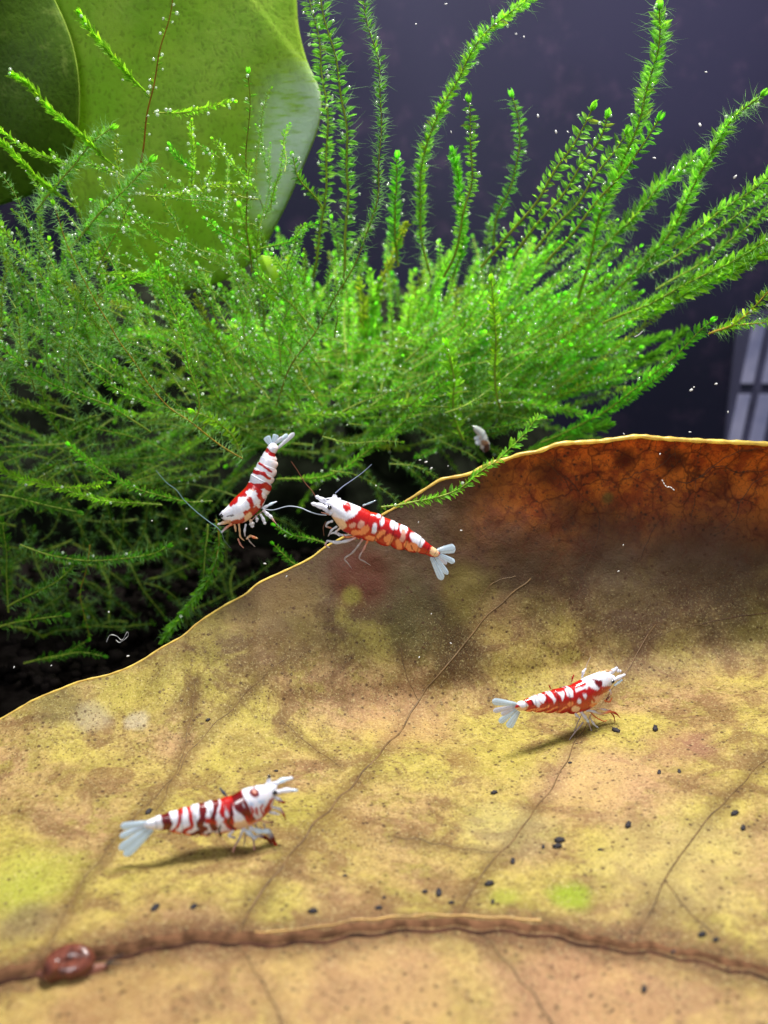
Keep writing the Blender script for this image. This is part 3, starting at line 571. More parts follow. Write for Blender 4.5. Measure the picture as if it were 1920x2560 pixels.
# (label, crop, points tip->base, depth tip, depth base, width px, options)
FR = [
 ('tall olive moss stem arching to the top edge, right of centre', R6, [(650,-30),(600,15),(520,70),(440,140),(370,240),(310,360),(240,480),(190,600),(165,720),(155,850),(160,1000),(200,1200)], 3.6, 5, 33, dict(tint=OL, hairs=.9, dens=1.5, single=1, bub=22)),
 ('tall thick moss stem with a blunt tip near the top right', R6, [(1195,25),(1190,150),(1160,300),(1120,450),(1080,580),(1020,720),(960,850),(920,980),(880,1150),(840,1300)], 3.4, 5, 42, dict(tint=(1.15,1.05,.8), hairs=.9, dens=1.5, single=1, bub=24)),
 ('short upright moss stem with neatly stacked pointed leaflets, under the arching stem', R6, [(362,432),(375,560),(380,700),(375,800),(350,900),(330,1000),(300,1110),(260,1200)], 3.8, 4.6, 37, dict(tint=PA, hairs=0, dens=1.1, single=1, angle=80, bub=9)),
 ('slender pale wavy moss stem standing alone on the dark back pane', R6, [(550,405),(575,500),(590,620),(570,720),(530,840),(490,940),(470,1060)], 5, 5.6, 34, dict(tint=(.8,.95,1.2), hairs=.2, dens=1.2, angle=75, bub=2)),
 ('short smooth green moss stem with a flat cut tip', R6, [(295,645),(315,750),(330,850),(340,980),(330,1100),(300,1200)], 4.6, 5, 24, dict(tint=BR, hairs=.8, dens=1.8, angle=35, bub=2)),
 ('stubby upright moss stem at the left foot of the arching stem', R6, [(60,675),(55,780),(45,880),(50,1000),(60,1150)], 4.4, 5, 34, dict(tint=BR, hairs=.3, dens=1.4, bub=8)),
 ('leafy slanting moss stem with open leaflets and a hair point at its tip', R6, [(908,462),(850,560),(790,670),(720,770),(650,880),(580,970),(500,1060),(420,1150)], 3.4, 4.6, 44, dict(tint=PA, hairs=0, dens=.75, single=1, angle=62, wd=1.0, bub=8)),
 ('leafy slanting moss stem just right of the hair pointed one', R6, [(970,490),(930,600),(870,690),(800,800),(720,900),(640,1000),(560,1100)], 3.7, 4.8, 40, dict(tint=(.95,1.1,1.2), hairs=0, dens=.85, single=1, angle=60, bub=9)),
 ('leafy moss stem with a bright green bud crossing the tall thick stem', R6, [(1190,505),(1140,600),(1080,680),(1000,780),(900,900),(800,1020),(700,1140)], 3.2, 4.6, 42, dict(tint=BR, hairs=0, dens=.85, angle=58, bub=7)),
 ('leafy moss stem left of the tall thick stem', R6, [(1050,560),(980,680),(900,780),(830,880),(760,960),(650,1080)], 3.9, 4.8, 40, dict(tint=GR, dens=.95, angle=58, bub=8)),
 ('long tapering moss stem with a pale point, reaching far right', R6, [(1635,402),(1540,480),(1470,570),(1400,680),(1350,780),(1300,880),(1240,1000),(1160,1100),(1060,1200),(960,1300)], 2.8, 4.8, 36, dict(tint=GR, hairs=1.1, dens=1.5, angle=38, bub=12, tap=.22)),
 ('fuzzy slanting moss stem just below the long tapering one', R6, [(1360,655),(1280,740),(1190,810),(1090,920),(1000,1020),(900,1130)], 4.2, 5, 40, dict(tint=(1.05,1.05,.9), hairs=1.2, dens=1.5, angle=42, bub=8)),
 ('upper moss stem running off the right edge', R6, [(1720,720),(1659,765),(1560,840),(1450,920),(1340,1000),(1230,1080),(1100,1180)], 3, 4.6, 34, dict(hairs=.4, dens=1.3, angle=45, bub=8)),
 ('second moss stem running off the right edge', R6, [(1720,790),(1659,835),(1560,900),(1450,990),(1330,1060),(1150,1180)], 3.6, 4.8, 30, dict(hairs=.3, dens=1.2, angle=48, bub=6)),
 ('third moss stem running off the right edge', R6, [(1720,860),(1659,915),(1600,960),(1480,1050),(1350,1150),(1180,1250)], 4.1, 5, 30, dict(hairs=.4, dens=1.2, angle=45, bub=5)),
 ('dense dark green moss stem running off the right edge', R6, [(1730,990),(1659,1040),(1540,1110),(1400,1180),(1250,1260),(1080,1340),(950,1400)], 2.7, 4.2, 36, dict(tint=(.95,.85,.7), hairs=.7, dens=1.7, angle=42, bub=7)),
 ('streaky moss stem under the dense dark one at the right edge', R6, [(1730,1020),(1659,1070),(1560,1140),(1450,1200),(1200,1320),(980,1430)], 2.9, 4.3, 30, dict(tint=YG, hairs=.8, dens=1.3, angle=30, bub=5)),
 ('brownish moss stem over the reflected panes at the right edge', R6, [(1700,1230),(1659,1262),(1580,1340),(1500,1410),(1420,1440)], 2.6, 2.9, 30, dict(tint=OL, hairs=.4, dens=1.2, bub=3, stem=BS)),
 ('lower brownish moss stem in front of the reflected panes at the right edge', R6, [(1710,1378),(1659,1388),(1550,1400),(1450,1425),(1400,1445)], 2.7, 3.0, 26, dict(tint=YG, hairs=.4, dens=1.2, bub=2, stem=BS)),
 ('long lower moss stem rising right with a bright crowned tip, above the leaf rim', R8, [(1315,128),(1240,190),(1120,310),(1010,410),(880,520),(740,620),(600,720),(450,800),(250,880)], 3.2, 4.6, 33, dict(tint=BR, dens=1.4, angle=50, bub=3)),
 ('short side shoot under the long lower stem', R8, [(1050,440),(970,490),(850,570),(720,660),(560,740)], 3.5, 4.4, 24, dict(tint=BR, dens=1.2, bub=0)),
 ('low moss stem ending in a torn tip just above the leaf rim', R8, [(690,765),(560,800),(400,860),(260,900),(120,960)], 4.2, 4.8, 30, dict(dens=1.5, angle=30, bub=1)),
 ('blurred moss stem in the dark gap right of centre, upper', R8, [(1040,215),(900,250),(750,280),(600,320),(420,400)], 5.6, 5.8, 24, dict(dens=1.6, angle=25, bub=0)),
 ('blurred moss stem in the dark gap right of centre, long one', R8, [(1150,190),(1050,280),(900,370),(760,430),(600,480),(450,540)], 5.4, 5.8, 22, dict(tint=(.8,.8,.8), dens=1.6, angle=25, bub=0)),
 ('blurred pale finger of moss with a round tip in the dark gap', R8, [(625,388),(540,430),(450,490),(330,600)], 5.3, 5.6, 26, dict(tint=PA, dens=1.8, angle=22, bub=0)),
 ('blurred bent finger of moss below the pale one', R8, [(735,492),(640,505),(540,500),(470,500),(380,580),(250,640)], 5.3, 5.6, 22, dict(tint=BR, dens=1.8, angle=22, bub=0)),
 ('moss branch arching down to a ragged tip above the leaf rim', R8, [(525,720),(450,690),(340,660),(200,650),(60,640)], 4.0, 4.6, 26, dict(dens=1.4, angle=40, bub=2)),
 ('small hooked moss shoot lying over the rim of the brown leaf', R9, [(1205,482),(1160,470),(1110,510),(1050,580),(950,680),(880,760),(800,850),(650,945),(500,1050),(350,1120),(200,1165),(0,1205),(-160,1215)], 1.9, 1.2, 26, dict(tint=BR, dens=.85, single=1, angle=40, wd=.7, bub=2, onleaf=1)),
 ('upright moss stem studded with bubbles, right of centre above the leaf', R6, [(460,1205),(475,1300),(480,1400),(480,1500),(480,1600),(488,1700),(500,1760)], 3.4, 3.8, 34, dict(tint=OL, dens=1.3, bub=14)),
 ('bubbly upright moss stem left of the other, over the dark hollow', R6, [(270,1480),(285,1560),(300,1650),(300,1740),(315,1830),(340,1900)], 3.6, 3.9, 40, dict(tint=YG, dens=1.5, bub=10)),
 # left side
 ('reddish moss stem crossing the bright green leaf from the top edge', R5, [(748,-40),(722,120),(680,270),(650,430),(630,560),(605,700)], 2.2, 3, 26, dict(tint=(.8,.7,.6), dens=.5, bare=.6, bub=14, stem=(1.2,.45,.3), angle=70)),
 ('straight green moss shoot pointing up left across the bright leaf', R5, [(335,50),(400,140),(490,250),(570,340),(650,420)], 2.4, 3, 16, dict(tint=YG, dens=1.3, angle=20, bub=4)),
 ('pale tipped straight shoot pointing up left over the dark green leaf', R5, [(45,318),(130,380),(220,470),(330,570),(430,660),(530,750)], 1.6, 2.6, 15, dict(tint=YG, dens=1.3, angle=18, bub=4)),
 ('thin dark upright moss stem in front of the bright leaf', R5, [(1075,305),(1080,420),(1070,560),(1065,700),(1065,850),(1070,1000),(1085,1180)], 3, 3.8, 26, dict(tint=(.6,.75,.5), dens=.6, bare=.45, angle=60, bub=5, stem=(.7,.7,.5))),
 ('horizontal moss shoot with a ruffled right tip over the bright leaf', R5, [(1015,440),(900,460),(780,490),(665,490)], 2.6, 2.8, 18, dict(tint=YG, dens=1, angle=40, bub=10)),
 ('broad feathery moss stem falling from the top, right of the bright leaf', R5, [(1380,-40),(1420,150),(1460,300),(1480,450),(1500,600),(1500,750),(1500,900),(1490,1100),(1480,1250)], 3.6, 4.6, 44, dict(tint=(.85,.95,1), dens=1.1, hairs=.5, angle=68, bub=20)),
 ('feathery moss stem close along the bright leaf edge', R5, [(1330,-40),(1370,130),(1390,300),(1410,450),(1415,600),(1410,750),(1400,900),(1370,1100),(1350,1200)], 4, 4.8, 38, dict(tint=(.8,.9,1), dens=1, hairs=.2, angle=72, single=1, bub=16)),
 ('long thin hairy moss stem from the top edge running down to the centre', R5, [(1565,-40),(1600,150),(1640,300),(1645,500),(1640,700),(1630,850),(1590,1000),(1500,1200),(1380,1400),(1250,1600),(1190,1750)], 3, 3.4, 26, dict(tint=(.6,.7,.45), dens=.8, bare=.35, hairs=1.0, angle=50, bub=8, stem=(.7,.65,.45))),
 ('short knobbly moss shoot leaning left beside the bright leaf tip', R5, [(1258,668),(1290,760),(1340,830),(1390,900)], 3.2, 3.8, 26, dict(tint=DK, dens=1, bub=5)),
 ('horizontal bubbly moss shoot across the lower bright leaf', R5, [(1080,793),(940,802),(820,826),(700,845),(580,842)], 2.7, 2.6, 15, dict(tint=OL, dens=1, angle=45, bub=16)),
 ('short slanting shoot on the bright leaf, left one', R5, [(735,625),(790,700),(865,755)], 3, 3.1, 17, dict(tint=BR, dens=1.1, angle=35, bub=3)),
 ('short slanting shoot on the bright leaf, right one', R5, [(858,625),(900,650),(945,685)], 3.2, 3.3, 15, dict(tint=PA, dens=1.1, bub=3)),
 ('brown bare moss stem winding down to the red and white shrimp', R5, [(225,880),(280,1020),(330,1150),(400,1280),(460,1380),(510,1469),(580,1560),(640,1660),(720,1750),(820,1820),(930,1910),(1050,1980)], 1.7, 2.3, 24, dict(tint=(.75,.65,.45), dens=.7, bare=.55, hairs=.8, stem=(.95,.55,.35), angle=45, bub=2)),
 ('forked green shoot joining the brown winding stem', R7, [(680,-330),(695,-240),(760,-100),(790,0),(820,120),(855,220),(855,300),(830,350)], 2.0, 2.2, 26, dict(tint=(.75,.8,.6), dens=1, bub=4)),
 ('straight shoot slanting in from the left edge', R5, [(-40,570),(0,612),(90,700),(190,790),(320,900)], 1.9, 2.6, 15, dict(tint=YG, dens=1.2, angle=22, bub=3)),
 ('yellowish shoot near the left edge under the dark green leaf', R5, [(0,560),(80,620),(200,680),(340,740)], 2.6, 3, 15, dict(tint=YG, dens=1, angle=30, bub=2)),
 ('curling moss shoot with a hooked right tip, left of centre', R5, [(748,1185),(700,1165),(620,1190),(520,1230),(430,1280)], 2.4, 2.8, 24, dict(tint=BR, dens=1.1, single=1, angle=35, wd=.7, bub=2)),
 ('small horizontal shoot above the hooked one', R5, [(700,1195),(600,1180),(510,1188),(425,1185)], 2.5, 2.5, 14, dict(tint=YG, dens=1.2, angle=35, bub=3)),
 ('thin dark shoot carrying bubble clusters, left of centre', R5, [(570,870),(525,950),(470,1070),(415,1190)], 2.1, 2.4, 22, dict(tint=DK, dens=.8, bare=.4, angle=55, bub=12)),
 ('thick fuzzy moss arm slanting up right over the dark green leaf', R5, [(490,545),(400,620),(330,700),(250,790),(150,920)], 2.4, 2.6, 34, dict(tint=(.8,.8,.6), hairs=2.0, dens=1.3, angle=60, bub=6)),
 ('second thick fuzzy moss arm, nearer the middle', R5, [(660,690),(560,790),(480,880),(380,980),(290,1080)], 2.5, 2.7, 38, dict(tint=(.85,.95,.8), hairs=2.2, dens=1.3, angle=60, bub=7)),
 ('bubble dotted shoot slanting down right over the lower bright leaf', R5, [(560,930),(640,990),(720,1040),(820,1090),(900,1130)], 3, 3.5, 20, dict(tint=GR, dens=1, bub=12)),
 ('short bright shoot slanting down right under the bright leaf', R5, [(880,945),(940,985),(1010,1030),(1070,1080)], 3, 3.4, 20, dict(tint=BR, dens=1.2, bub=6)),
 ('thin curved shoot right of the bright leaf tip', R5, [(1370,965),(1320,985),(1270,1030),(1200,1060),(1110,1080)], 3.4, 3.8, 17, dict(tint=BR, dens=1.1, bub=4)),
 # lower left, shade put into the darker tints
 ('green moss stem slanting down right, left of the shrimp', R7, [(298,452),(380,520),(480,590),(580,640),(700,670),(820,700),(920,700)], 2.3, 3, 24, dict(tint=(.8,.95,.7), dens=1.3, angle=50, bub=3)),
 ('long lime moss stem from the left edge, middle height', R7, [(-40,530),(0,550),(100,600),(240,640),(400,680),(560,705),(700,715)], 2.2, 2.8, 22, dict(tint=YG, dens=1.3, angle=40, bub=4)),
 ('short lime shoot just above the long lime stem', R7, [(470,618),(400,625),(320,640),(250,640)], 2.4, 2.5, 18, dict(tint=YG, dens=1.2, bub=1)),
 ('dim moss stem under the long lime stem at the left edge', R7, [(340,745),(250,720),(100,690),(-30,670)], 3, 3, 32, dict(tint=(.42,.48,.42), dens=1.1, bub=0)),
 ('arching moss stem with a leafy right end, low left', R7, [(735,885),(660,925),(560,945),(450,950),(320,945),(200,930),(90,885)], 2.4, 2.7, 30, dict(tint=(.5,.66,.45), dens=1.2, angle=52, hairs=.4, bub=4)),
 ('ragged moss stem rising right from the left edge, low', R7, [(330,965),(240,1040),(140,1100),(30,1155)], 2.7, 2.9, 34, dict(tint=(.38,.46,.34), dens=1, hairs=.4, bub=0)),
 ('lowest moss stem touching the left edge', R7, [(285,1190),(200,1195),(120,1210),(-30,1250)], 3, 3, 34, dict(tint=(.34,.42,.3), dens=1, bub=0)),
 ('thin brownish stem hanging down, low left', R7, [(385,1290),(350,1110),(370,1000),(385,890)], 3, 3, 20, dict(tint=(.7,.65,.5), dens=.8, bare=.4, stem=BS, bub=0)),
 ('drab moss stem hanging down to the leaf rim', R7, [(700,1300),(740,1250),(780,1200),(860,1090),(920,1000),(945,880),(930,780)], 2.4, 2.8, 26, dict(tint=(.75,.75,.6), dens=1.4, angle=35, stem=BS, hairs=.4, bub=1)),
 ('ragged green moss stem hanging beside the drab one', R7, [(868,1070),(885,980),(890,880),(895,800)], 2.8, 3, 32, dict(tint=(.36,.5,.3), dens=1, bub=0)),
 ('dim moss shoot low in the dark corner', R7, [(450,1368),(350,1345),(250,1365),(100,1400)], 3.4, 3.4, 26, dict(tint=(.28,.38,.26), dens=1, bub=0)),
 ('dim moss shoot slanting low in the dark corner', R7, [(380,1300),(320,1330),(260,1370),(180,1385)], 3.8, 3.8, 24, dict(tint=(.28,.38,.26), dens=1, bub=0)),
 ('moss shoot under the two upper shrimps slanting to the rim', R7, [(1180,800),(1240,830),(1300,850),(1400,880)], 2.6, 2.8, 20, dict(tint=(.8,1,.7), dens=1.2, bub=1)),
 ('moss shoot between the left shrimp and the leaf rim', R7, [(1180,880),(1220,920),(1260,960),(1320,1000)], 2.8, 2.8, 22, dict(tint=(.6,.85,.5), dens=1.1, bub=0)),
 ('long moss stem sweeping down left behind the central shrimp', PX, [(1120,960),(1040,1020),(980,1080),(860,1170),(780,1195),(690,1200)], 3.6, 4, 26, dict(tint=(.95,1,.7), dens=1.3, bub=4)),
 ('upright moss stem at the left edge, low', R7, [(10,780),(30,900),(25,1020),(40,1180)], 2.9, 3, 30, dict(tint=(.34,.42,.3), dens=1, bub=0)),
 ('bubble dotted moss stem slanting right, below the brown stem top', R7, [(0,10),(80,90),(200,180),(300,220),(450,270),(500,300),(650,400)], 2.4, 3, 28, dict(tint=(.75,.9,.65), dens=1.2, hairs=.5, bub=8)),
 ('moss stem slanting right above the shrimp tail', R7, [(400,150),(550,230),(700,290),(900,320)], 2.8, 3.2, 22, dict(tint=(.8,.9,.6), dens=1.2, bub=5)),
 ('olive knot of moss right above the left shrimp', R7, [(830,310),(900,330),(960,370),(1010,420),(1040,500)], 2.5, 2.7, 34, dict(tint=OL, dens=1.4, hairs=.8, bub=2)),
 ('olive moss tuft stem at the far left, in front', R5, [(-30,930),(40,1020),(110,1110),(170,1180),(250,1300)], 1.8, 2.4, 22, dict(tint=YG, dens=1, hairs=.8, bub=8)),
 ('short moss shoot with a curled tip in front of the dark hollow, left', R10, [(1485,1175),(1540,1240),(1500,1310),(1520,1400),(1540,1520),(1540,1640)], 2.4, 2.8, 20, dict(tint=(.9,1.1,.9), dens=1, single=1, wd=.7, bub=5)),
]
GRP = 'moss stems that can be told apart in front of the moss clump'
for (label, z, pts, Yt, Yb, wpx, o) in FR:
    p = poly(pts, z, 0)[::-1]                                     # base -> tip
    d = np.column_stack([p, np.linspace(Yb, Yt, len(p))])
    n = max(24, int(np.linalg.norm(np.diff(p, axis=0), axis=1).sum() / 9))
    d = catmull(d, n)
    if o.get('onleaf'):
        on = d[:, 1] > edge_y(d[:, 0]) - 60
        d[on, 2] = np.minimum(d[on, 2], leaf_Y(d[on, 0], np.maximum(d[on, 1], edge_y(d[on, 0]))) - .16)
        d[:, 2] = np.convolve(np.pad(d[:, 2], 6, mode='edge'), np.ones(13) / 13, 'valid')
    P = at(d[:, 0], d[:, 1], d[:, 2])
    k = np.arange(n); P = P + np.stack([np.sin(k * .31 + wpx), np.sin(k * .23 + 1), np.cos(k * .27 + n)], 1) * .012
    width = wpx / pxcm(.5 * (Yt + Yb)); tint = o.get('tint', GR)
    root = empty('moss_frond', tuple(P[0])); tag(root, label, 'moss', GRP)
    lm, sm, fm = MB(), MB(), MB()
    sg = None
    if o.get('single'):
        cnt = [0]
        def sg(pp, X, Z, L, root=root, lm=lm, cnt=cnt, tint=tint):
            if cnt[0] < 290:
                X = Vector(X).normalized(); Z = Vector(Z); Z = (Z - X * X.dot(Z)).normalized(); Yv = Z.cross(X)
                m4 = Matrix((X, Yv, Z)).transposed().to_4x4()
                q = bpy.data.objects.new('leaf', LEAFMESH[rng.choice(6, p=[.3, .2, .2, .12, .14, .04])]); link(q, root)
                q.matrix_local = Matrix.Translation(Vector(pp) - root.location) @ m4 @ Matrix.Scale(L, 4); q['tone'] = 1
                cnt[0] += 1
            else: leaf_batch(lm, pp[None], X[None], Z[None], np.array([L]), .85, np.array([tint], float))
    tips = grow(P, width, o.get('dens', 1), tint, o.get('stem', (.9, 1, .8)), lm, sm, fm, sg, o.get('hairs', 0), o.get('angle', 50),
                o.get('bare', 0), None, True, o.get('wd', .62), 3, True, o.get('tap', 1.2))
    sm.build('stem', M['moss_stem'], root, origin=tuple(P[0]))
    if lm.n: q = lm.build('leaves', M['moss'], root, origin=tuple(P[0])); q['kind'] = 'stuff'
    if fm.n: q = fm.build('fuzz', M['fuzz'], root, origin=tuple(P[0])); q['kind'] = 'stuff'
    nb = o.get('bub', 0)
    if nb and len(tips):
        for q in rng.choice(len(tips), min(nb, len(tips)), replace=False): bub_big.append((tips[q] + np.array([0, -.03, 0]), rng.uniform(.014, .026), label))

# the clump itself: far too many stems to count
clumpL, clumpS, clumpF = MB(), MB(), MB()
def strand(x, y, ang, L, Y0, Y1, wpx, tint, curve=0., hairs=0., bub=0.0, dens=1.0, droop=0.):
    n = max(10, int(L / 16)); k = np.linspace(0, 1, n); a = np.radians(ang + curve * k)
    st = L / (n - 1); px = x + np.concatenate([[0], np.cumsum(np.cos(a)[:-1] * st)]); py = y - np.concatenate([[0], np.cumsum(np.sin(a)[:-1] * st)]) + droop * k ** 2
    Y = Y0 + (Y1 - Y0) * k
    # keep out of the brown leaf
    e = edge_y(px); cut = np.nonzero(py > e - 25)[0]
    Y = np.where(py > e - 40, np.maximum(Y, leaf_Y(px, e) + .5), Y)
    P = at(px, py, Y)
    P += np.stack([np.sin(k * 9 + x), np.sin(k * 7 + y), np.cos(k * 8 + L)], 1) * .02
    w = wpx * .85 / pxcm(.5 * (Y0 + Y1))
    if rng.random() < .1: tint = (tint[0] * 1.1, tint[1] * .62, tint[2] * .6)
    tips = grow(P, w, dens, tint, (.9, 1, .8), clumpL, clumpS, clumpF, None, hairs, rng.uniform(35, 60), rng.choice([0, .15, .3]), None, True, rng.uniform(.5, .75), 2 if wpx < 25 else 3)
    if bub:
        m_ = rng.poisson(bub * 1.9 * L / 100)
        if m_ and len(tips):
            for q in rng.choice(len(tips), min(m_, len(tips)), replace=False): bub_small.append((tips[q] + np.array([0, -.03, 0]), rng.uniform(.012, .026)))
def rt(a=.75, b=1.2):
    v = rng.uniform(a, b); return (v * rng.uniform(.8, 1.25), v, v * rng.uniform(.7, 1.1))
for q in range(150):      # core, upward fan; its glow is put into the brighter tint
    x = rng.uniform(700, 1300); ang = 112 - (x - 700) / 600 * 78 + rng.normal(0, 14)
    strand(x, rng.uniform(880, 1080), ang, rng.uniform(200, 400), rng.uniform(5, 8.5), rng.uniform(4.5, 9), rng.uniform(18, 32), rt(1.0, 1.5), rng.normal(5, 18), .05, 1.5)
for q in range(70):       # right sweep
    x = rng.uniform(1000, 1350); strand(x, rng.uniform(820, 1060), rng.uniform(12, 48), rng.uniform(250, 470), rng.uniform(4.5, 7.5), rng.uniform(4, 7.5), rng.uniform(18, 30), rt(.9, 1.4), rng.normal(8, 12), .25, .7)
for q in range(120):      # middle mat, criss-cross
    strand(rng.uniform(450, 1250), rng.uniform(820, 1060), rng.choice([0, 180]) + rng.normal(8, 26), rng.uniform(200, 420), rng.uniform(4, 8.5), rng.uniform(4, 8.5), rng.uniform(16, 28), rt(.9, 1.5), rng.normal(0, 25), .05, 1.4)
for q in range(95):       # left fan, up left
    x = rng.uniform(150, 850); strand(x, rng.uniform(780, 1040), 150 - (x - 150) / 700 * 35 + rng.normal(0, 18), rng.uniform(140, 400 - (110 if x > 280 else 0)), rng.uniform(3.2, 5.4), rng.uniform(2.6, 5), rng.uniform(15, 26), rt(.7, 1.1), rng.normal(-5, 20), .15, .9)
for q in range(45):       # far left fuzzy thicket
    strand(rng.uniform(-60, 260), rng.uniform(700, 1050), rng.uniform(60, 160), rng.uniform(180, 330), rng.uniform(2.6, 4.5), rng.uniform(2, 3.6), rng.uniform(15, 26), rt(.65, 1.05), rng.normal(0, 18), .6, .6)
for q in range(75):       # thinning underside, its shade put into the tint
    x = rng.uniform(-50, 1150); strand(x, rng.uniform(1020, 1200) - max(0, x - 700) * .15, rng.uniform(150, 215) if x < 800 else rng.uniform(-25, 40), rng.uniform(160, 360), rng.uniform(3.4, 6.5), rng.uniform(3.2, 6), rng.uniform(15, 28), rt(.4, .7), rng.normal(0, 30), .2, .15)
for q in range(105):       # dim stragglers, lower left, darkened by tint for the shade there
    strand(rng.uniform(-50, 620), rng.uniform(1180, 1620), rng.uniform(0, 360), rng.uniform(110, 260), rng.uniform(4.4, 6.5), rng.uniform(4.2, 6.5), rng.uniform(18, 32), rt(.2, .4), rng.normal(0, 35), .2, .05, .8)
for q in range(46):       # thin strands climbing before the bright leaf
    strand(rng.uniform(200, 740), rng.uniform(430, 800), rng.uniform(70, 170), rng.uniform(90, 230), rng.uniform(3, 4.4), rng.uniform(3, 4), rng.uniform(12, 20), rt(.8, 1.1), rng.normal(0, 18), .2, 1.3, 1.1)
org = tuple(at(900, 950, 5))
tag(empty('moss_clump', org), 'dense bright green moss clump of tangled stems across the middle', 'moss')
mc = bpy.data.objects['moss_clump']
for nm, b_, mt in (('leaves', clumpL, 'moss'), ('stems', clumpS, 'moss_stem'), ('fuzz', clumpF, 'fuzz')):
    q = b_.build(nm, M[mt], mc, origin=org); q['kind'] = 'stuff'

# ------------------------------------------------------------------ oxygen bubbles
bm_ = MB(); ellipsoid(bm_, (0, 0, 0), np.eye(3), (1, 1, 1), 12, 8); bmesh_ = bm_.mesh('bubble', M['bubble'])
rng.shuffle(bub_small)
bb = bub_big[:]; rest = []
if len(bb) > 298: idx = rng.permutation(len(bb)); rest = [bb[q] for q in idx[298:]]; bb = [bb[q] for q in idx[:298]]
ORD = 'topmost second third fourth fifth sixth seventh eighth ninth tenth eleventh twelfth thirteenth fourteenth fifteenth sixteenth seventeenth eighteenth nineteenth twentieth'.split()
bylab = {}
for e in bb: bylab.setdefault(e[2], []).append(e)
for lab, es in bylab.items():
    es.sort(key=lambda e: -e[0][2])
    for q, (p, r, _) in enumerate(es):
        o = bpy.data.objects.new('bubble', bmesh_); o.location = p; o.scale = (r, r, r); link(o)
        w = ORD[q] if q < 20 else 'lowest'
        if q == len(es) - 1 and q: w = 'lowest'
        L = (w + ' bubble on the ' if w in ('topmost', 'lowest') else w + ' bubble down on the ') + lab
        o['label'] = ' '.join(L.split()[:16]).rstrip(','); o['category'] = 'bubble'; o['group'] = 'bubbles on the ' + lab
m_ = MB()
for (p, r) in [(a[0], a[1]) for a in rest] + bub_small: ellipsoid(m_, p, np.eye(3) * r, (1, 1, 1), 8, 6)
tag(m_.build('bubbles', M['bubble']), 'countless tiny oxygen bubbles scattered through the moss clump', 'bubbles', kind='stuff')

# ------------------------------------------------------------------ shrimps
RED = lin(178, 14, 10); DRED = lin(108, 6, 8); WHT = (.80, .80, .87); CRM = lin(236, 196, 150); ORG = lin(238, 140, 84); BLK = lin(30, 8, 12); BLU = (.76, .89, 1.0); PNK = lin(222, 160, 140); GRY = lin(190, 172, 165)
def segdist(P, a, b):
    a = np.array(a, float); b = np.array(b, float); d = b - a; t = np.clip(((P - a) @ d) / (d @ d + 1e-9), 0, 1)
    return np.linalg.norm(P - (a + t[:, None] * d), axis=1)
class Frame:
    """side plane of one animal: marks measured in an enlarged crop land on this plane in the tank"""
    def __init__(s, z, Y, yaw, tilt=0.0, ref=(830, 550)):
        s.z = z; s.o = at(z[0] + ref[0] * z[2], z[1] + ref[1] * z[2], Y)
        n = np.array([math.sin(math.radians(yaw)), -math.cos(math.radians(yaw)), 0]); c = math.radians(tilt)
        s.n = np.array([n[0] * math.cos(c), n[1] * math.cos(c), math.sin(c)])
        s.u = z[2] / pxcm(Y) * .98
    def __call__(s, x, y, off=0.0):
        x = np.asarray(x, float); y = np.asarray(y, float)
        d = ray(s.z[0] + x * s.z[2], s.z[1] + y * s.z[2]); t = ((s.o - CAM) @ s.n) / (d @ s.n)
        return CAM + d * t[..., None] + s.n * (np.asarray(off) * s.u)[..., None]
